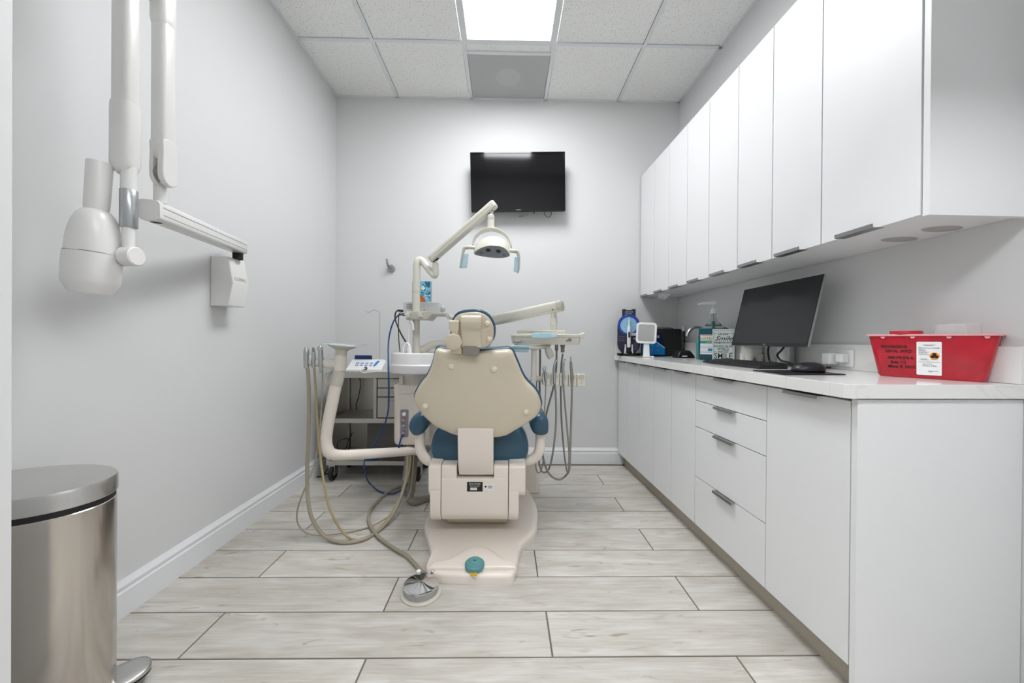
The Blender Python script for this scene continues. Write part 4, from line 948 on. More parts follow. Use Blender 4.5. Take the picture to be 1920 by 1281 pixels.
    obj('lead', G().tube([V(so.x, YF+.015, so.z), at(681, 692, YF), at(676, 697, YF-.02)+V(0, 0, .004), at(682, 700, YF-.02)+V(0, 0, .003), V(at(700, 698, YF).x, YF+.005, cz), V(at(715, 698, YF).x, YF+.02, cz), V(at(729, 697, YF).x, YF+.04, cz)], .0042, 8), IVORY, m)
    for k, (dx, dy) in enumerate(((0, .03), (.01, .055))):
        tag(obj('cable', G().tube([V(at(700, 698, YF).x, YF+dy, ZZ+.004), V(at(712, 698, YF).x, YF+dy+.03, ZZ+.005), V(at(722, 698, YF).x, YF+dy+.01, ZZ+.004), V(at(735, 698, YF).x, YF+dy+.02, ZZ+.004)], .004, 8), mat('cream_cable', '#e6e0c0', .4)), 'cream cable lying on the cart top %s the white lead' % ('beside' if k == 0 else 'behind'), 'cable', 'loose cables on the cart')
    # wire stand
    P = lambda x, y: at(x, y, YF+.16)
    tag(obj('wire_stand', G().tube([V(P(712, 690).x, YF+.16, ZZ), P(712, 660), P(712, 600), P(711.8, 588), P(709, 584.5), P(701.5, 581.3), P(697, 583), P(692, 586), P(688, 585), P(685, 582.5)], .0022, 8), SILVER), 'thin wire stand with a curled hook rising from the cart', 'stand')
    # black wire behind, wire rack and bag on the bottom shelf
    tag(obj('black_wire', G().tube([V(at(677, 705, YK).x, YK-.05, zt0), at(676, 720, YK-.05), at(672, 745, YK-.06), at(668, 757, YK-.06), V(at(668, 760, YK-.06).x, YK-.06, zm1+.004)], .0035, 8), BLACK), 'black cord hanging inside the cart between top and middle shelf', 'cord')
    tag(obj('floor_cord', G().tube([at(617, 875, YF+.05), atz(610, 886, .01), atz(604, 893, .006), atz(594, 894, .006), atz(590, 890, .006), atz(600, 889, .006), atz(622, 888, .006)], .004, 8), BLACK), 'black cord lying on the floor beside the left cart wheel', 'cord')
    tag(obj('folded_wire', G().tube([at(661, 812, YF+.15), at(655, 822, YF+.15), at(649, 840, YF+.15), V(at(645, 845, YF+.15).x, YF+.15, zl1+.03), V(at(650, 846, YF+.15).x, YF+.15, zl1+.005), V(at(655, 846, YF+.15).x, YF+.12, zl1+.02), at(655, 824, YF+.15), at(634, 829, YF+.12), V(at(634, 845, YF+.12).x, YF+.12, zl1+.004)], .003, 8, True), BLACK), 'black wire tangle standing on the left of the bottom cart shelf', 'wire')
    g = thing('supply_tray', V(at(660, 862, YF).x, YF+.1, zl1), 'white flat tray with an orange and a blue item on the bottom cart shelf', 'tray')
    xq = at(632, 862, YF+.05).x
    obj('tray_base', G().box(xq, xq+.21, YF+.02, YF+.2, zl1+.001, zl1+.014), WHITEP, g, bevel=.004)
    obj('orange_piece', G().box(xq+.13, xq+.165, YF+.025, YF+.06, zl1+.015, zl1+.024), mat('orange_plastic', '#e2622a', .4), g, bevel=.003)
    tag(obj('blue_pouch', G().pillow(csmooth([(0, 0), (.05, .01), (.1, 0), (.11, .05), (.06, .08), (.01, .06)], 3), [(.8, 0), (1, .008), (1, .02), (.7, .032), (.2, .036)], Matrix.Translation(V(at(676, 868, YF).x, YF+.02, zl1+.001))), mat('blue_pouch', '#2869a8', .35, var=.3, scale=30)), 'crumpled blue pouch on the bottom cart shelf', 'pouch')
    g = thing('storage_box', V(at(730, 850, YF).x, YF+.2, zl1), 'dark grey box at the back of the bottom cart shelf', 'box')
    xq = at(690, 850, YF+.22).x
    obj('box_body', G().box(xq, xq+.3, YF+.2, YK-.03, zl1+.001, zl1+.24), mat('dark_grey_box', '#6a6864', .5), g, bevel=.004)
    obj('box_lid', G().box(xq-.003, xq+.303, YF+.197, YK-.027, zl1+.2405, zl1+.25), mat('dark_grey_lid', '#5c5a57', .5), g, bevel=.003)
build_cart()

# ================================================================= X-RAY MACHINE ON THE LEFT WALL
def build_xray():
    t = thing('dental_xray', (XL, 1.83, 1.35), 'white wall-mounted dental X-ray machine with folded scissor arm', 'x-ray machine')
    Y0, Y1 = 1.775, 1.885
    def pxz(px, py): p = at(px, py, Y0); return (p.x, p.z)
    prof = [(XL+.0005, pxz(404, 573.5)[1]), (XL+.0005, pxz(404, 479)[1]), pxz(428, 481), pxz(437, 531), pxz(428, 573.5)]
    wb = obj('wall_bracket', G().loft([[V(x, y, z) for x, z in prof] for y in (Y0, Y1)]), XW, t, bevel=.005, seg=3)
    fp0, fp1 = V(pxz(432, 505)[0], 0, pxz(432, 505)[1]), V(pxz(437, 531)[0], 0, pxz(437, 531)[1])
    xn = prof[3]; xm = prof[2]
    Mb = frame(V(xn[0]*.8+xm[0]*.2+.0006, (Y0+Y1)/2, xn[1]*.8+xm[1]*.2), (0, 1, 0), V(xm[0]-xn[0], 0, xm[1]-xn[1]))
    bd = obj('name_badge', G().box(-.04, .04, -.008, .008, -.001, .001, Mb), IVORYG, wb)
    text('lettering', 'MyRay', .012, INK, Mb @ Matrix.Translation((.006, -.004, .0012)), bd)
    A, B = at(446, 462, 1.83), at(281, 393.5, 1.2)
    zz = (A.z+B.z)/2; A.z = B.z = zz
    # recompute pixel-true height of both ends
    A.z, B.z = at(446, 462, 1.83).z, at(281, 393.5, 1.2).z
    obj('bracket_pivot', G().cyl(V(A.x, A.y, prof[2][1]-.002), V(A.x, A.y, A.z), .022), DARK, t)
    d = (B-A).normalized(); x = d.cross(V(0, 0, 1)).normalized(); y = x.cross(d); L = (B-A).length
    def ring(s, k): return [A+d*s+x*p*k+y*q*k for p, q in rrect(.062, .066, .014, 4)]
    obj('wall_arm', G().loft([ring(-.035, .9), ring(-.028, 1), ring(L-.0, 1), ring(L+.006, .94)]), XW, t, ang=40)
    for s in (-1, 1):
        for o_ in (.012, -.012):
            p0, p1 = A+d*-.02+x*s*.031+y*o_, A+d*(L-.01)+x*s*.031+y*o_
            obj('arm_groove', G().bar(p0, p1, .002, .003, .2, y), mat('groove_grey', '#b4b4b2', .5), t)
    obj('arm_plug', G().cyl(B-d*.03-y*.0325, B-d*.03-y*.0335, .015), DARK, t)
    # post on the near end
    c1 = V(at(300, 360, 1.225).x, 1.225, 0)
    zp = B.z+.03
    obj('arm_post', G().cyl(V(c1.x, c1.y, zp), V(c1.x, c1.y, at(300, 335, 1.22).z), .0165), XW, t)
    # scissor arms
    def vbar(xc, yc, z0, z1, w, dd, name, r=.3, k0=.7, k1=.7):
        o = rrect(w, dd, r*min(w, dd), 4)
        def rg(z, k, dx=0, dy=0): return [V(xc+p*k+dx, yc+q*k+dy, z) for p, q in o]
        obj(name, G().loft([rg(z0, k0), rg(z0+.012, k0+(1-k0)*.65), rg(z0+.03, 1), rg(z1-.03, 1), rg(z1-.012, k1+(1-k1)*.65), rg(z1, k1)]), XW, t, ang=50)
    ax, ay = at(303, 200, 1.215).x+.006, 1.215
    ztop = 2.3
    za = at(300, 352, 1.22).z
    vbar(ax, ay, za+.085, ztop, .046, .052, 'rear_arm', .28)
    vbar(ax, ay-.002, 2.02, ztop+.02, .05, .057, 'rear_arm_cover', .28)
    # rear elbow: two cheeks
    for s, q in ((-1, .012), (1, .02)):
        o = csmooth([(-.028, .0), (-.022, -.03), (0, -.045), (.024, -.032), (.028, .0), (.026, .06), (.024, .1), (-.024, .1), (-.026, .06)], 3)
        M = frame(V(ax+s*.015, ay, za+.045), (0, 1, 0), (0, 0, 1))
        obj('elbow_cheek', G().prism(o, -q/2, q/2, M), XW, t, bevel=.004, seg=3)
    obj('elbow_core', G().cyl(V(ax-.012, ay, za+.04), V(ax+.012, ay, za+.04), .026), CLAMP, t)
    bx, by = at(236, 200, 1.115).x, 1.115
    zl = at(236, 322, 1.115).z
    vbar(bx, by, zl, ztop-.03, .052, .05, 'front_arm', .3, .55)
    vbar(bx-.001, by, zl-.01, zl+.2, .061, .058, 'front_arm_cover', .35, .45, .95)
    vbar(bx, by-.001, 2.04, ztop, .056, .056, 'front_arm_top_cover', .3)
    obj('top_link', G().box(min(ax, bx)-.02, max(ax, bx)+.02, by-.02, ay+.02, 2.10, 2.27), XW, t, bevel=.015, seg=3)
    # stem, sleeve, yoke
    sx = at(241.5, 390, 1.115).x
    zf = lambda py: at(241, py, 1.115).z
    obj('stem', G().cyl(V(sx, by, zf(345)+.05), V(sx, by, zf(360)), .0185), XW, t)
    obj('metal_sleeve', G().lathe([(.0195, zf(427)), (.0205, zf(426)), (.0205, zf(358)), (.0195, zf(357)), (.015, zf(357))], Matrix.Translation(V(sx, by, 0)), 32), SILVER, t)
    obj('lower_stem', G().cyl(V(sx, by, zf(427)), V(sx, by, zf(478)), .0145), XW, t)
    zy = zf(481)
    hx = at(175, 470, 1.085).x
    obj('yoke_hub', G().tube([V(sx+.026, by, zy), V(sx+.023, by, zy), V(sx-.016, by, zy), V(hx+.03, 1.1, zy)], [.025, .0285, .0285, .026], 28, False), XW, t)
    obj('angle_scale', G().tube([V(sx-.010, by, zy), V(sx-.015, by, zy)], .0292, 28, False), mat('scale_print', '#b9b8b4', .5, var=.4, scale=120), t)
    # tube head
    hy = 1.085
    zh = lambda py: at(175, py, hy).z
    M = Matrix.Translation(V(hx, hy, 0)) @ Matrix.Rotation(math.radians(2.5), 4, 'Y')
    M = Matrix.Translation(V(hx, hy, zh(475))) @ Matrix.Rotation(math.radians(4), 4, 'Y')
    r = .0555; z_ = lambda py: zh(py)-zh(475)
    obj('head_lower', G().lathe([(0, z_(552)), (r*.62, z_(552)), (r*.72, z_(550)), (r*.96, z_(533)), (r*1.0, z_(526)), (r*1.01, z_(500)), (r*1.0, z_(476.2))], M, 48, 1, 1, 2.6), XW, t, ang=30)
    obj('head_seam', G().lathe([(r*.985, z_(477)), (r*.985, z_(474.5))], M, 48, 1, 1, 2.6), CLAMP, t)
    obj('head_upper', G().lathe([(r*.995, z_(475.3)), (r*.98, z_(455)), (r*.93, z_(437)), (r*.83, z_(417)), (r*.68, z_(403)), (r*.55, z_(397)), (r*.5, z_(395)), (0, z_(395))], M, 48, 1, 1, 2.3), XW, t, ang=50)
    obj('cone', G().lathe([(.025, z_(398)), (.026, z_(391)), (.0272, z_(384)), (.0282, z_(306)), (.0276, z_(305)), (.0255, z_(305)), (.024, z_(390)), (0, z_(391))], M, 48), XW, t, ang=50)
build_xray()

# ================================================================= BIN
def build_bin():
    cx, cy, H = -1.213, .952, .66
    t = thing('trash_can', (cx, cy, 0), 'oval brushed stainless steel pedal bin against the left wall', 'trash can')
    M = Matrix.Translation((cx, cy, 0)); A, B = .182, .135
    def el(prof, m, name, ang=35): return obj(name, G().lathe([(r, z) for r, z in prof], M, 72, A, B), m, t, ang=ang)
    el([(0, 0), (.97, 0), (.99, .004), (.99, .03), (0, .03)], RUBBER, 'base_ring')
    el([(.98, .03), (.985, .034), (.985, H-.062), (.96, H-.058), (.9, H-.058), (0, H-.058)], STEEL, 'body')
    el([(.975, H-.06), (.975, H-.045), (0, H-.045)], RUBBER, 'rim')
    el([(.992, H-.045), (1, H-.043), (1, H-.008), (.985, H-.001), (.96, H), (.5, H+.004), (0, H+.005)], STEELT, 'lid', 30)
    pa = V(-1.1, 1.075, 0)
    Mp = frame(V(-1.118, 1.083, .034), (.55, .62, .02), (-.62, .55, 0))
    o = csmooth([(-.02, -.04), (.03, -.05), (.062, -.03), (.07, 0), (.062, .03), (.03, .05), (-.02, .04)], 4)
    obj('pedal', G().pillow(o, [(.95, 0), (1, .003), (1, .009), (.93, .013), (.5, .015)], Mp), STEELT, t, ang=50)
    obj('pedal_pad', G().pillow(o, [(.9, -.006), (.97, -.004), (.97, .0)], Mp), RUBBER, t)
build_bin()

# ================================================================= TV + HOOK
def build_tv():
    t = thing('television', (.08, 3.0, 2.05), 'black flat-screen television on the back wall', 'television')
    TYV = 2.94
    TL_, TR_, BR_, BL_ = at(881, 286.5, TYV-.02), at(1061, 284.5, TYV-.02), at(1058, 395.5, TYV+.012), at(884.5, 397, TYV+.012)
    c = (TL_+TR_+BR_+BL_)/4; wd = ((TR_-TL_).length+(BR_-BL_).length)/2; ht = ((TL_-BL_).length+(TR_-BR_).length)/2
    M = frame(c, (TR_+BR_-TL_-BL_), (TL_+TR_-BL_-BR_))
    obj('housing', G().prism(rrect(wd, ht, .006), -.03, 0, M), BLACK, t, bevel=.003)
    obj('back_bulge', G().pillow(rrect(wd*.8, ht*.75, .02), [(1, -.03), (.95, -.055)], M @ Matrix.Translation((0, -.02, 0))), BLACK, t, bevel=.004)
    g = G(); b = .012
    for x0, x1, y0, y1 in ((-wd/2, wd/2, ht/2-b, ht/2), (-wd/2, wd/2, -ht/2, -ht/2+b*1.6), (-wd/2, -wd/2+b, -ht/2+b*1.6, ht/2-b), (wd/2-b, wd/2, -ht/2+b*1.6, ht/2-b)): g.box(x0, x1, y0, y1, 0, .005, M)
    bz = obj('bezel', g, BLACKG, t)
    obj('screen', G().box(-wd/2+b, wd/2-b, -ht/2+b*1.6, ht/2-b, -.002, .0015, M), mat('tv_screen', '#0a0a0d', .08, spec=.5), t)
    text('lettering', 'SAMSUNG', .012, mat('silver_print', '#b9bcc0', .3, .6), M @ Matrix.Translation((0, -ht/2+.006, .0056)), bz, width=.036)
    wy = YB-.001
    obj('wall_mount', G().box(c.x-.1, c.x+.1, c.y+.05, wy, c.z-.1, c.z+.1), BLACK, t)
    obj('mount_arm', G().bar(V(c.x+.02, wy, BL_.z+.0), V(c.x+.1, c.y+.03, BL_.z-.012), .02, .006), SILVER, t)
    P = lambda x, y: at(x, y, TYV+.05)
    obj('cable', G().tube([P(1022, 394), P(1021.5, 402), P(1027, 407.5), P(1033, 404), P(1034, 394)], .0025, 8), BLACK, t)
    obj('cable_clip', G().tube([P(992, 396), P(999, 397), P(1002.5, 400.5)], .0035, 8), BLACK, t)
    # robe hook
    h = thing('wall_hook', at(733, 503, YB), 'brushed metal wall hook with upright prong on the back wall', 'hook')
    c = at(733, 503, YB-.02)
    obj('backplate', G().lathe([(.0, .0), (.028, .0), (.03, .004), (.03, .014), (.026, .018), (0, .019)], frame(V(c.x, YB-.001, c.z), (1, 0, 0), (0, 0, 1)), 32), ALU, h)
    obj('prong', G().tube([V(c.x-.004, YB-.012, c.z-.002), V(c.x-.01, YB-.04, c.z+.005), V(c.x-.018, YB-.055, c.z+.03), V(c.x-.022, YB-.058, c.z+.068)], [.01, .0095, .0095, .0075], 14), ALU, h)
build_tv()

# ================================================================= ON THE WORKTOP
def build_counter():
    global XF
    XF = RF
    z = ZT+.0006
    # ---- toothbrush display
    c = rat(1179, 660, 2.86); c.z = z
    t = thing('toothbrush_display', c, 'dark blue display stand holding a white electric toothbrush in the back corner', 'display stand')
    M = Matrix.Translation(c) @ Matrix.Rotation(math.radians(-14), 4, 'Z')       # faces the room
    k = 2.86*1.08/FPX
    obj('round_base', G().lathe([(0, 0), (1, 0), (1.02, .004), (1.02, .016), (.98, .02), (0, .02)], M, 40, 20*k, 15*k), BLACKG, t)
    F = M @ Matrix.Translation((0, .02, .02)) @ Matrix.Rotation(math.radians(90), 4, 'X')   # x right, y up, z to the viewer
    W, Hb = 38.5*k, 78*k
    o = [(-.3*W, 0), (.3*W, 0), (.46*W, .1*Hb), (.5*W, .2*Hb), (.5*W, .62*Hb), (.45*W, .72*Hb), (.33*W, .81*Hb), (.3*W, .83*Hb), (.3*W, .985*Hb), (.27*W, 1*Hb), (.16*W, 1*Hb), (.1*W, .975*Hb), (-.1*W, .975*Hb), (-.16*W, 1*Hb), (-.27*W, 1*Hb), (-.3*W, .985*Hb), (-.3*W, .83*Hb), (-.33*W, .81*Hb), (-.45*W, .72*Hb), (-.5*W, .62*Hb), (-.5*W, .2*Hb), (-.46*W, .1*Hb)]
    bd = obj('back_board', G().prism(o, -.006, 0, F), mat('navy_board', '#23243c', .35), t)
    dsk = [(x, y) for x, y in circ(.44*W, 40, 0, .63*Hb)]
    obj('blue_disc_print', G().prism([(x, max(y, .42*Hb)) for x, y in circ(.485*W, 44, 0, .64*Hb)], 0, .0006, F), mat('deep_blue_print', '#1f3fa0', .35, var=.3, scale=20), bd)
    obj('glow_ring_print', G().lathe([(.33*W, 0), (.37*W, 0), (.37*W, .0006), (.33*W, .0006)], F @ Matrix.Translation((0, .63*Hb, .0007)), 44), mat('ice_blue_print', '#8fc0ee', .4, var=.5, scale=60), bd)
    obj('inner_disc_print', G().prism(circ(.32*W, 40, 0, .63*Hb), .0006, .0012, F), mat('mid_blue_print', '#264c96', .35, var=.4, scale=25), bd)
    for i, s in enumerate(('A SENSATIONAL', 'CLEAN EVERY', 'DAY')): text('lettering', s, .0085, INKW, F @ Matrix.Translation((-.03, (.925-.04*i)*Hb, .0008)), bd, align='LEFT')
    lb = obj('logo_plate', G().box(.1*W, .47*W, .395*Hb, .455*Hb, .0006, .0016, F), PAPER, bd)
    text('lettering', 'Oral-B', .013, mat('navy_ink', '#26346e', .4), F @ Matrix.Translation((.285*W, .407*Hb, .002)), lb)
    text('lettering', 'iO', .02, INKW, F @ Matrix.Translation((.26*W, .31*Hb, .001)), bd)
    for i in range(3): obj('print_line', G().box(-.46*W, -.16*W, (.37-.045*i)*Hb, (.377-.045*i)*Hb, .0, .0008, F), mat('grey_print', '#6f7488', .5), bd)
    B = F @ Matrix.Translation((0, 0, .022))
    br = obj('toothbrush_handle', G().tube([B @ V(0, .045, 0), B @ V(0, .08, 0), B @ V(0, .17, 0), B @ V(0, .2, 0), B @ V(0, .21, 0)], [.0135, .0145, .0145, .013, .009], 18), WHITEP, t)
    obj('brush_neck', G().tube([B @ V(0, .2, 0), B @ V(0, .22, 0), B @ V(0, .26, 0), B @ V(0, .275, 0)], [.009, .006, .004, .0035], 14), WHITEP, t)
    obj('brush_head', G().lathe([(0, -.006), (.0065, -.005), (.0065, .006), (0, .007)], B @ Matrix.Translation((0, .28, .002)), 16), mat('bristle_blue', '#9cc6ee', .6), t)
    obj('handle_screen', G().prism(rrect(.013, .045, .006), .0125, .0155, B @ Matrix.Translation((0, .145, 0))), BLACK, br)
    obj('charger', G().lathe([(0, 0), (.024, 0), (.024, .012), (.02, .016), (0, .016)], M @ Matrix.Translation((0, -.004, .02)), 24), BLACK, t)
    for s in (-1, 1): obj('spare_brush', G().tube([B @ V(s*.027, .0, -.002), B @ V(s*.0265, .02, -.002), B @ V(s*.026, .055, -.002), B @ V(s*.026, .068, -.002)], [.009, .007, .0045, .006], 12), WHITEP, t)
    obj('travel_case_print', G().prism(rrect(.034, .07, .008), 0, .001, F @ Matrix.Translation((.32*W, .16*Hb, 0))), mat('slate_print', '#3f4c5a', .3), bd)
    # ---- make-up mirror
    c = rat(1212, 668, 2.62); c.z = z; k = 2.62*1.1/FPX
    t = thing('tabletop_mirror', c, 'square white-framed mirror on a stand near the worktop edge', 'mirror')
    M = Matrix.Translation(c) @ Matrix.Rotation(math.radians(-18), 4, 'Z'); F = M @ Matrix.Rotation(math.radians(80), 4, 'X')
    obj('foot', G().box(-.022, .05, -.03, .05, 0, .008, M), WHITEP, t, bevel=.003)
    obj('stem', G().prism([(-.023, 0), (.023, 0), (.019, .1), (-.017, .1)], -.006, .006, F), WHITEP, t, bevel=.002)
    mw, mh = 33.5*k, 37*k; mc = Matrix.Translation((0, 24*k+mh/2-.002, .008))
    fr = rrect(mw, mh, .024, 5); fi = rrect(mw*.8, mh*.8, .012, 5)
    g = G(); MM = F @ mc @ Matrix.Rotation(math.radians(-3), 4, 'Z')
    rings = [[MM @ V(x, y, zz_) for x, y in oo] for oo, zz_ in ((fi, .008), (fr, .008), (fr, -.008), (fi, -.008))]
    g.loft(rings, closed=True); obj('mirror_frame', g, WHITEP, t, bevel=.002, ang=50)
    obj('mirror_glass', G().prism(fi, -.006, .004, MM), mat('mirror', '#e8ecec', .02, 1, var=0), t)
    obj('frame_back', G().prism(fr, -.011, -.0082, MM), WHITEP, t)
    # ---- black device with blue front print
    y = 2.80; a, b = rat(1228, 668, y), rat(1278.5, 668, y)
    t = thing('black_device', V((a.x+b.x)/2, y+.06, z), 'black box-shaped device with curved top behind the mirror', 'device')
    h = rat(1250, 616.5, y).z-z
    obj('housing', G().box(a.x, b.x, y, y+.15, z, z+h), BLACK, t, bevel=.01, seg=3)
    obj('top_cover', G().pillow(rrect((b.x-a.x)*.7, .12, .03), [(1, 0), (.97, .008), (.8, .014), (.3, .016)], Matrix.Translation(V(a.x+(b.x-a.x)*.42, y+.075, z+h-.001))), mat('dark_lilac_lid', '#4c4b52', .25), t)
    y2 = y-.045; a, b = rat(1205, 665, y2), rat(1246.5, 665, y2); z0 = z+.012
    p = thing('blue_display_box', V((a.x+b.x)/2, y2, z), 'glossy blue and navy printed box partly hidden by the mirror', 'box')
    zt = rat(1235, 624, y2).z; wv = b.x-a.x; hv = zt-z0
    P = frame(V(a.x, y2, z0), (1, 0, 0), (0, 0, 1))
    oo = [(0, 0), (wv, 0), (wv, hv*.22), (wv*.97, hv*.45), (wv*.9, hv*.75), (wv*.8, hv), (0, hv)]
    bx = obj('box_body', G().prism(oo, -.035, 0, P), mat('navy_gloss', '#13233f', .2), p, bevel=.001)
    obj('plinth', G().box(a.x+.01, b.x-.004, y2+.004, y2+.03, z, z0), BLACK, p)
    obj('blue_panel_print', G().prism([(0, 0), (wv*.995, 0), (wv*.995, hv*.3), (wv*.5, hv*.66), (0, hv*.66)], 0, .0008, P), mat('azure_print', '#1478bd', .25, var=.12, scale=10), bx)
    obj('edge_line_print', G().prism([(wv*.995, hv*.3), (wv*.995, hv*.325), (wv*.5, hv*.685), (wv*.5, hv*.66)], 0, .001, P), INKW, bx)
    text('lettering', '58', .03, mat('pale_blue_ink', '#b9cbe0', .4), P @ Matrix.Translation((wv*.66, hv*.76, .001)), bx)
    for i in range(2):
        for j in range(2): obj('icon_print', G().prism(circ(.0055, 12), .0008, .0012, P @ Matrix.Translation((wv*(.42+.26*i), hv*(.2+.22*j), 0))), mat('copper_print', '#b6705a', .5), bx)
    # ---- curing light on charger
    y = 2.56; a, b = rat(1265, 670, y), rat(1298, 670, y); xm = (a.x+b.x)/2; hw = (b.x-a.x)/2
    t = thing('curing_light', V(xm, y, z), 'slim black curing light standing in a black charging base', 'curing light')
    def rg(zz_, kx, ky): return [V(xm+p*kx, y+q*ky, zz_) for p, q in rrect(hw*2, .09, .012, 3)]
    obj('charging_base', G().loft([rg(z, 1, 1), rg(z+.012, .99, .98), rg(z+.045, .62, .7), rg(z+.052, .5, .55)]), BLACK, t, ang=40)
    obj('status_label', G().box(-.018, .018, -.001, .001, -.004, .004, Matrix.Translation(V(xm-.015, y-.0455, z+.012))), PAPER, t)
    xp = rat(1281, 640, y).x; zz_ = lambda py: rat(1281, py, y).z
    hb = obj('handle', G().tube([V(xp-.001, y, z+.045), V(xp-.001, y, zz_(642)), V(xp, y, zz_(632)), V(xp, y, zz_(623)), V(xp, y, zz_(621))], [.0105, .011, .0125, .0135, .01], 18), BLACK, t)
    for py in (634.5, 643.5, 650.5): obj('button', G().lathe([(0, .002), (.0035, .0015), (.0035, -.003)], frame(V(xp-.006, y-.0105, zz_(py)), (1, 0, 0), (0, 0, 1)), 10), SILVER, hb)
    obj('light_guide', G().tube([V(xp, y, zz_(622)), V(xp, y, zz_(616)), V(xp+.002, y, zz_(612))], [.008, .0065, .006], 14), mat('clear_guide', '#c9cdcd', .1, trans=.6), t)
    # ---- tap
    y = 2.46; P = lambda px, py, dy=0: rat(px, py, y+dy)
    t = thing('faucet', V(rat(1326, 640, y).x, y, z), 'brushed nickel gooseneck tap behind the blue mouthwash bottle', 'faucet')
    xb = 1.375
    obj('gooseneck', G().tube([V(xb, y, z), V(xb, y, z+.1), P(1324, 627), P(1320, 618.5), P(1311, 613.8), P(1302, 614), P(1294, 619), P(1289.5, 626), P(1288.5, 631)], [.013]+[.0115]*8, 16), SILVER, t)
    obj('tap_base', G().lathe([(.024, 0), (.024, .006), (.016, .012), (.014, .03)], Matrix.Translation(V(xb, y, z)), 24), SILVER, t)
    obj('tap_lever', G().tube([V(xb, y, z+.05), V(xb+.01, y+.03, z+.06), V(xb+.01, y+.07, z+.07)], [.007, .006, .005], 10), SILVER, t)
    # ---- green soap bottle
    GL = mat('clear_pet', '#dfe9ea', .05, trans=.92, ior=1.3, var=0); LIQ = mat('teal_liquid', '#065a6b', .12, trans=.25, var=.05)
    y = 2.36; c = rat(1311.5, 672, y); c.z = z
    t = thing('soap_bottle', c, 'small clear green bottle left of the blue mouthwash bottle', 'bottle')
    h = rat(1311, 637, y).z-z
    obj('bottle_body', G().lathe([(0, 0), (.019, 0), (.021, .004), (.021, h*.8), (.018, h*.92), (.011, h), (0, h)], Matrix.Translation(c), 24), mat('green_liquid', '#4fa39e', .1, trans=.35), t)
    obj('bottle_cap', G().lathe([(.011, h), (.011, h+.022), (.009, h+.026), (0, h+.026)], Matrix.Translation(c), 18), mat('green_cap', '#3f7f7c', .3), t)
    # ---- mouthwash bottle with pump
    y = 2.30; c = rat(1337.5, 675, y); c.z = z; c.x -= .002
    t = thing('mouthwash_bottle', c, 'large clear bottle of blue mouthwash with white pump top', 'bottle')
    M = Matrix.Translation(c) @ Matrix.Rotation(math.radians(-30), 4, 'Z')
    zz_ = lambda py: rat(1337, py, y).z-z
    hw, hd = .085, .05
    zl, zs, zn = zz_(616.5), zz_(614), zz_(589)
    def sec(k, zq, ex=.012): return [M @ V(p*k[0], q*k[1], zq) for p, q in rrect(2*hw, 2*hd, .02, 4)]
    def rnd(r, zq): return [M @ V(r*math.cos(a), r*math.sin(a), zq) for a in [PI*.0+2*PI*(i+.5)/20 for i in range(20)]]
    n = len(sec((1, 1), 0))
    def mix(k, zq):
        A_ = rrect(2*hw, 2*hd, .02, 4); out = []
        for p, q in A_:
            an = math.atan2(q/hd, p/hw); r = .0165; out.append(M @ V(p*(1-k)+r*math.cos(an)*k, q*(1-k)+r*math.sin(an)*k, zq))
        return out
    obj('liquid', G().loft([sec((.9, .85), 0), sec((.985, .97), .008), sec((.985, .97), zl-.004), sec((.975, .95), zl)]), LIQ, t, ang=50)
    obj('clear_shoulder', G().loft([sec((.99, .98), zl+.0005), mix(.14, zl+.006), mix(.36, zl+.015), mix(.6, zl+.028), mix(.8, zl+.046), mix(.94, zl+.068), mix(1, zn-.006), mix(1, zn)]), GL, t, ang=60)
    obj('dip_tube', G().cyl(M @ V(0, 0, zl+.001), M @ V(0, 0, zn-.002), .004), mat('dip_tube', '#cfd8d6', .3), t)
    obj('tube_liquid', G().cyl(M @ V(0, 0, zl+.001), M @ V(0, 0, zl+.045), .0105), mat('teal_tube', '#1f7f76', .3), t)
    z0 = zn
    obj('pump_collar', G().lathe([(.021, 0), (.0225, .002), (.0225, .007), (.0175, .009), (.0165, .034), (.013, .036), (0, .036)], M @ Matrix.Translation((0, 0, z0)), 28), WHITEP, t)
    obj('pump_stem', G().cyl(M @ V(0, 0, z0+.034), M @ V(0, 0, z0+.06), .006), WHITEP, t)
    q0 = V(c.x, c.y, z+z0+.068)
    obj('pump_nozzle', G().tube([q0+V(.014, -.004, .003), q0+V(0, 0, .004), q0+V(-.05, .012, .002), q0+V(-.085, .02, -.004), q0+V(-.09, .021, -.008)], [.009, .012, .0085, .006, .005], 14), WHITEP, t)
    L = M @ frame(V(0, -hd*.985, 0), (1, 0, 0), (0, 0, 1))
    lb = obj('label', G().prism([(-hw*.86, .035), (hw*.86, .035), (hw*.86, zz_(628)), (-hw*.86, zz_(628))], .0, .001, L), PAPER, t)
    zt_ = zz_(628)
    def strip(y0, y1, m, x0=-.86, x1=.86): obj('label_band', G().box(hw*x0, hw*x1, y0, y1, .0008, .0016, L), m, lb)
    strip(zt_-.007, zt_-.003, mat('red_print', '#c0473c', .5), -.8, .3); strip(zt_-.04, zt_-.033, mat('lime_print', '#cfd84a', .5), -.86, .1)
    strip(zt_-.055, zt_-.04, mat('cyan_print', '#178fae', .5)); strip(.055, .072, mat('cyan_print', '#178fae', .5), -.35, .0)
    strip(.048, .05, mat('grey_print', '#6f7488', .5)); strip(.08, .082, mat('grey_print', '#6f7488', .5))
    text('lettering', 'LISTERINE', .018, INK, L @ Matrix.Translation((-.012, zt_-.03, .002)), lb, width=.12)
    text('lettering', 'COOL MINT', .007, INKW, L @ Matrix.Translation((-.02, zt_-.05, .002)), lb)
    # ---- tin sign block
    y = 2.15; a = rat(1335.4, 676, y); a.z = z
    an = math.radians(-41); ux = V(math.cos(an), math.sin(an), 0)
    bb = rat(1377, 676, y); 
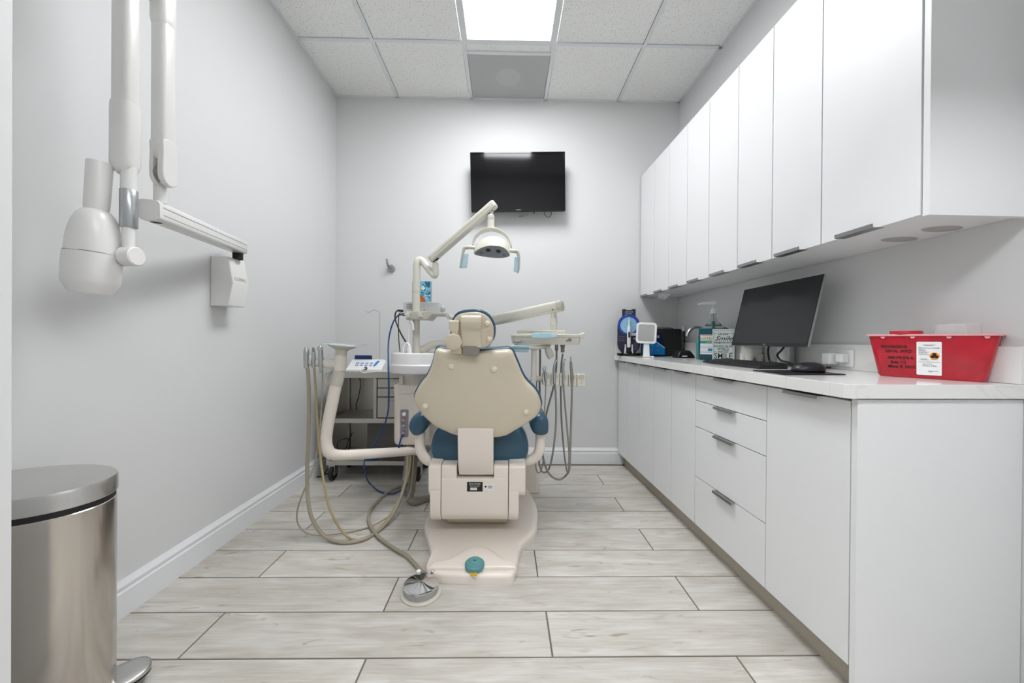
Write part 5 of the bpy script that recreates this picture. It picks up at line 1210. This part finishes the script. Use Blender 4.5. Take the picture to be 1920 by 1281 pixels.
    # width so that the right edge falls on the measured ray
    o0 = RF.inverted() @ V(0, 0, CAMH); dv = (bb-o0); dv.z = 0; num = (a-o0); num.z = 0
    wv = (num.x*dv.y-num.y*dv.x)/(dv.x*ux.y-dv.y*ux.x); wv = abs(wv); hv = rat(1356, 617, y-.06).z-z
    t = thing('slogan_sign', a+ux*wv/2, 'pale metal block sign with black Smile slogan lettering', 'sign')
    M = frame(a, ux, (0, 0, 1))
    TIN = mat('pale_tin', '#c3cdcb', .35, .25, var=.06, scale=30); TIND = mat('tin_side', '#8b9593', .45, .2, var=.2, scale=60)
    bk = obj('block', G().box(0, wv, 0, hv, -.055, 0, M), TIND, t, bevel=.001)
    obj('front_face', G().box(.0, wv, 0, hv, .0001, .0015, M), TIN, t, bevel=.0004)
    e = .007; g = G()
    for x0, x1, y0, y1 in ((e, wv-e, e, e+.0015), (e, wv-e, hv-e-.0015, hv-e), (e, e+.0015, e, hv-e), (wv-e-.0015, wv-e, e, hv-e)): g.box(x0, x1, y0, y1, .0014, .0019, M)
    obj('border_line', g, INK, bk)
    def ln(s, yy, size, wd=None, sh=0): text('lettering', s, size, INK, M @ Matrix.Translation((wv/2, yy*hv, .0019)), bk, width=wd, shear=sh, bold=.0004)
    ln('Let your', .82, .021, wv*.48); ln('Smile', .645, .038, wv*.8, .45); ln('change the world', .57, .0145, wv*.82)
    ln("but don't let the", .445, .017, wv*.82); ln('WORLD', .33, .027, wv*.52); ln('change your', .275, .012, wv*.48); ln('SMILE', .085, .046, wv*.82)
    for yy, x0, x1 in ((.86, .08, .2), (.86, .8, .92), (.54, .08, .92), (.285, .08, .22), (.285, .78, .92), (.062, .08, .92)): obj('rule_line', G().box(wv*x0, wv*x1, yy*hv, yy*hv+.0016, .0014, .0019, M), INK, bk)
    # ---- tooth shaped holder with pens
    y = 2.02; c = rat(1409, 676, y); c.z = z; c.x = min(c.x, 1.365)
    t = thing('tooth_cup', c, 'white tooth-shaped pen holder under the monitor', 'pen holder')
    def tr(kx, ky, zq, dx=0): return [c+V(dx+p*kx, q*ky, zq) for p, q in rrect(.1, .08, .03, 5)]
    TW_ = mat('tooth_white', '#f0efe6', .25, var=.01)
    obj('crown', G().loft([tr(.9, .85, .03), tr(.98, .95, .05), tr(1.02, 1.0, .07), tr(1, .98, .085), tr(.93, .9, .09), tr(.8, .75, .088), tr(.75, .7, .06)]), TW_, t, ang=60)
    for dx in (-.026, .026):
        for dy in (-.02, .02): obj('root', G().tube([c+V(dx*1.0, dy, .045), c+V(dx*1.15, dy*1.1, .02), c+V(dx*1.15, dy*1.1, 0)], [.026, .019, .013], 14), TW_, t)
    p = tag(obj('pen', G().tube([c+V(-.02, .01, .06), c+V(-.035, .015, .15)], .0045, 8, False), BLACK), 'black pen leaning in the tooth-shaped holder', 'pen')
    obj('pen_grip', G().tube([c+V(-.0265, .0122, .1), c+V(-.0295, .0132, .118)], .0053, 8, False), mat('purple_grip', '#3b2f9c', .4), p)
    # ---- monitor
    t = thing('computer_monitor', V(1.33, 1.79, z), 'wide black computer monitor with thin silver edge on the worktop', 'monitor')
    b0, b1 = V(1.255, 2.04, 1.008), V(1.255, 1.53, 1.008); up = V(.073, 0, .315)
    M = frame(b0, (0, -1, 0), up); W, Hh = .51, up.length
    obj('panel', G().prism([(x+W/2, y_+Hh/2) for x, y_ in rrect(W, Hh, .004)], -.012, -.001, M), SILVER, t, bevel=.002)
    g = G(); b = .006
    for x0, x1, y0, y1 in ((0, W, Hh-b, Hh), (0, W, 0, .016), (0, b, .016, Hh-b), (W-b, W, .016, Hh-b)): g.box(x0, x1, y0, y1, -.001, .0012, M)
    bz = obj('bezel', g, BLACK, t)
    obj('screen', G().box(b, W-b, .016, Hh-b, -.0008, .0006, M), mat('monitor_screen', '#1d1f22', .22, spec=.5), t)
    text('lettering', 'DELL', .008, mat('silver_print', '#b9bcc0', .3, .6), M @ Matrix.Translation((W/2, .005, .0016)), bz)
    obj('stand_neck', G().box(1.355, 1.385, 1.75, 1.83, z+.006, 1.18), SILVER, t, bevel=.004)
    obj('stand_joint', G().box(1.31, 1.36, 1.755, 1.825, 1.12, 1.18), BLACK, t, bevel=.004)
    obj('stand_base', G().box(1.25, 1.405, 1.68, 1.9, z, z+.008), SILVER, t, bevel=.003)
    cb = tag(obj('monitor_cable', G().tube([V(1.32, 1.83, 1.03), V(1.31, 1.83, .985), V(1.30, 1.81, .94), V(1.28, 1.77, z+.016), V(1.27, 1.7, z+.014), V(1.3, 1.62, z+.006), V(1.36, 1.6, z+.006)], .0048, 8), BLACK), 'black cable dropping from the left behind the monitor', 'cable', 'cables under the monitor')
    cb = tag(obj('monitor_cable', G().tube([V(1.33, 1.72, 1.04), V(1.31, 1.74, .99), V(1.30, 1.755, .965), V(1.29, 1.72, .94), V(1.28, 1.66, z+.02), V(1.28, 1.6, z+.012), V(1.31, 1.55, z+.006), V(1.37, 1.54, z+.006)], .0048, 8), BLACK), 'black cable making an S curve below the centre of the monitor', 'cable', 'cables under the monitor')
    # ---- keyboard
    t = thing('keyboard', V(1.1, 1.75, z), 'low black computer keyboard lying in front of the monitor', 'keyboard')
    kx0, kx1, ky0, ky1 = 1.045, 1.17, 1.53, 1.965
    def kz(x): return z+.010+.013*(x-kx0)/(kx1-kx0)
    o = [(kx0, z+.002), (kx0, kz(kx0)), (kx1-.006, kz(kx1)), (kx1, kz(kx1)-.003), (kx1, z)]
    kb = obj('case', G().loft([[V(x, y_, zq) for x, zq in o] for y_ in (ky0, ky1)]), BLACK, t, bevel=.002)
    KEY = mat('key_cap', '#232325', .5); km = None
    for r in range(6):
        for c_ in range(20):
            if r == 0 and 5 < c_ < 11: continue
            xx = kx0+.012+r*.0185; yy = ky1-.014-c_*.0214
            if km is None:
                km = bpy.data.meshes.new('key'); vs = [(sx*.0078, sy*.0088, -.002) for sx, sy in ((-1, -1), (1, -1), (1, 1), (-1, 1))]+[(sx*.0065, sy*.0074, .0035) for sx, sy in ((-1, -1), (1, -1), (1, 1), (-1, 1))]
                km.from_pydata(vs, [], [(4, 5, 6, 7)]+[(i, (i+1) % 4, (i+1) % 4+4, i+4) for i in range(4)]); km.materials.append(KEY)
            ko = bpy.data.objects.new('key', km); COL.objects.link(ko); ko.location = RF @ V(xx, yy, kz(xx)); ko.rotation_euler = (0, -.1, .026)
            ko.parent = kb; ko.matrix_parent_inverse = world(kb).inverted()
    obj('space_bar', G().box(kx0+.005, kx0+.02, 1.70, 1.82, kz(kx0+.012), kz(kx0+.012)+.004), KEY, kb, bevel=.001)
    # ---- mouse and pad
    pd = tag(obj('mouse_pad', G().prism([(.945, 1.432), (.928, 1.247), (1.165, 1.262), (1.185, 1.45)], z, z+.003, I4), BLACK, bevel=.0008), 'thin black mouse pad by the front of the worktop', 'mouse pad')
    c = V(1.098, 1.345, z+.0034)
    t = thing('computer_mouse', c, 'black rounded computer mouse on the mouse pad', 'mouse')
    g = G(); rings = []
    for zq, kx, ky in ((0, .94, .92), (.006, 1, 1), (.014, .985, .97), (.024, .88, .84), (.032, .66, .62), (.036, .36, .34), (.037, .1, .1)):
        rings.append([c+V(p*kx+.006*(zq/.037), q*ky, zq) for p, q in [(.06*math.copysign(abs(math.cos(a))**.8, math.cos(a)), .034*math.copysign(abs(math.sin(a))**.8, math.sin(a))) for a in [2*PI*i/28 for i in range(28)]]])
    obj('shell', g.loft(rings), mat('mouse_black', '#1c1c20', .35), t, ang=70)
    obj('scroll_wheel', G().lathe([(.0, -.003), (.006, -.003), (.006, .003), (0, .003)], frame(c+V(.042, 0, .0215), (1, 0, 0), (0, 0, 1)), 16), RUBBER, t)
    obj('side_button', G().box(-.004, .022, -.0315, -.029, .014, .0185, Matrix.Translation(c)), BLACK, t, bevel=.001)
    # ---- outlets on the right wall
    def outlet(y, zc, label, plug):
        t = thing('wall_outlet', V(XR, y, zc), label, 'outlet'); x = XR-.021 if zc < 1.03 else XR-.0008
        M = frame(V(x, y, zc), (0, -1, 0), (0, 0, 1)) if True else None
        W_, H_ = (.115, .072) if plug else (.072, .115)
        pl = obj('plate', G().prism(rrect(W_, H_, .004), 0, .005, M), WHITEP, t, bevel=.001)
        for s in (-1, 1):
            MM = M @ (Matrix.Translation((s*.02, 0, 0)) if plug else Matrix.Translation((0, s*.02, 0)))
            rc = obj('receptacle', G().prism(rrect(.03, .028, .008), .0045, .0065, MM), WHITEP, pl)
            if not (plug and s < 0):
                for dx in (-.006, .006): obj('slot', G().box(dx-.001, dx+.001, -.002, .006, .006, .0068, MM), DARK, rc)
                obj('ground_hole', G().prism(circ(.0022, 10, 0, -.007), .006, .0068, MM), DARK, rc)
        if plug:
            obj('plug_adapter', G().prism(rrect(.04, .05, .008), .0065, .05, M @ Matrix.Translation((-.024, -.004, 0))), WHITEP, t, bevel=.004)
            obj('adapter_block', G().prism(rrect(.034, .036, .006), .0065, .036, M @ Matrix.Translation((.024, .0, 0))), WHITEP, t, bevel=.004)
    outlet(2.15, 1.245, 'white wall outlet between the mouthwash and the monitor', False)
    outlet(1.53, .962, 'white outlet with a white plug in the splashback right of the monitor', True)
    # ---- sharps container
    A, Bn = V(1.262, 1.245, z), V(1.375, 1.035, z)
    ux = (Bn-A).normalized(); wv = (Bn-A).length; vy = V(-ux.y, ux.x, 0)       # vy towards the wall
    t = thing('sharps_container', (A+Bn)/2+vy*.05, 'red translucent sharps container with biohazard label on the worktop', 'sharps container')
    RED = mat('red_translucent', '#bf2233', .22, var=.28, scale=22, trans=.12)
    hv = .138; dp = .075
    def rg(k, s, zq, m=0):
        w2, d2 = wv*k, dp*s
        return [(A+Bn)/2+vy*(dp/2)+ux*p+vy*q+V(0, 0, zq) for p, q in rrect(w2, d2, .016, 4)]
    obj('tub', G().loft([rg(.97, .9, 0), rg(1.0, 1.0, .006), rg(1.2, 1.15, hv)]), RED, t, ang=40)
    obj('rim', G().loft([rg(1.2, 1.16, hv+.0005), rg(1.26, 1.28, hv+.0012), rg(1.265, 1.29, hv+.005), rg(1.22, 1.2, hv+.007)]), mat('pink_rim', '#e8a8ac', .35), t, ang=40)
    obj('lid_disc', G().lathe([(1, 0), (1.0, .009), (.97, .012), (0, .013)], Matrix.Translation((A+Bn)/2+vy*.03-ux*.055+V(0, 0, hv+.0065)), 36, .042, .038), mat('red_lid', '#b3202e', .35), t)
    obj('clear_flap', G().lathe([(1, 0), (1, .03), (.95, .033), (0, .034)], Matrix.Translation((A+Bn)/2+vy*.05+ux*.055+V(0, 0, hv+.0065)), 32, .045, .038, 4), mat('clear_plastic', '#f4f5f5', .15, alpha=.28), t)
    dn = -vy
    fc = lambda u, v, off=.0: (A+Bn)/2+ux*u*(wv*(1+.2*v/hv))/2+vy*(dp/2-dp*(1+.15*v/hv)/2-off)+V(0, 0, v)
    upv = fc(0, .1)-fc(0, 0)
    lw = .055; lh = .108
    M = frame(fc(.04, .012, .0012), ux, upv)
    lb = obj('warning_label', G().prism([(x, y_+lh/2) for x, y_ in rrect(lw, lh, .003)], 0, .0008, M), PAPER, t)
    Mi = M @ Matrix.Translation((0, 0, .001))
    bh = (lw*.22, lh*.58)
    obj('orange_disc', G().prism(circ(.0112, 32, *bh), 0, .0003, Mi), ORANGE, lb)
    for k in range(3):
        a = PI/2+2*PI*k/3; cx_, cy_ = bh[0]+.0048*math.cos(a), bh[1]+.0048*math.sin(a)
        obj('biohazard_arc', G().lathe([(.0037, 0), (.0046, 0), (.0046, .0003), (.0037, .0003)], Mi @ Matrix.Translation((cx_, cy_, .0004)), 24), INK, lb)
        obj('biohazard_stem', G().box(-.0004, .0004, 0, .0042, .0004, .0007, Mi @ Matrix.Translation((bh[0], bh[1], 0)) @ Matrix.Rotation(a-PI/2+PI, 4, 'Z')), INK, lb)
    obj('fill_arrow', G().prism([(-.024, lh*.815), (-.019, lh*.83), (-.019, lh*.82), (-.006, lh*.82), (-.006, lh*.81), (-.019, lh*.81), (-.019, lh*.8)], 0, .0004, Mi), INK, lb)
    obj('fill_arrow', G().prism([(.024, lh*.815), (.019, lh*.8), (.019, lh*.81), (.006, lh*.81), (.006, lh*.82), (.019, lh*.82), (.019, lh*.83)], 0, .0004, Mi), INK, lb)
    def lt(s, x, y_, size, al='LEFT', m=INK): text('lettering', s, size, m, Mi @ Matrix.Translation((x, y_*lh, .0003)), lb, align=al)
    lt('FULL', 0, .8, .0042, 'CENTER'); lt('BIOHAZARD', bh[0], .46, .003, 'CENTER')
    lt('SMALL MED.', .002, .26, .006, 'CENTER'); lt('REF 87520', -.003, .315, .005, 'CENTER')
    GP = mat('grey_print2', '#8a8d92', .6)
    for yy, x0, x1 in ((.9, -.014, .014), (.88, -.01, .01), (.76, -.023, -.008), (.725, -.023, -.006), (.685, -.023, .0), (.65, -.023, -.004), (.61, -.023, .0), (.48, -.02, -.004), (.45, -.018, .0), (.39, -.023, .023), (.12, -.002, .02), (.09, .0, .008)):
        obj('print_line', G().box(x0, x1, yy*lh, yy*lh+.0014, 0, .0003, Mi), GP, lb)
    for i, (s, u, v) in enumerate((('PROGRESSIVE', -.57, .098), ('DENTAL OFFICE', -.5, .083), ('18600 NW 87th Av', -.47, .061), ('Suite 115', -.52, .046), ('Miami, FL 33015', -.47, .031))):
        Mt = frame(fc(u, v, .0008), ux, upv)
        text('handwriting', s, .0135, INK, Mt, t, width=.064 if i != 3 else .038, shear=.15, bold=.00035)
    for u in (-.72, -.22, .33, .85): obj('rim_clip', G().prism([(-.006, 0), (.006, 0), (.003, -.006), (-.003, -.006)], 0, .003, frame(fc(u, hv-.001, .001), ux, upv)), mat('pink_rim', '#e8a8ac', .35), t)
    # contents
    random.seed(11)
    XF = I4
build_counter()
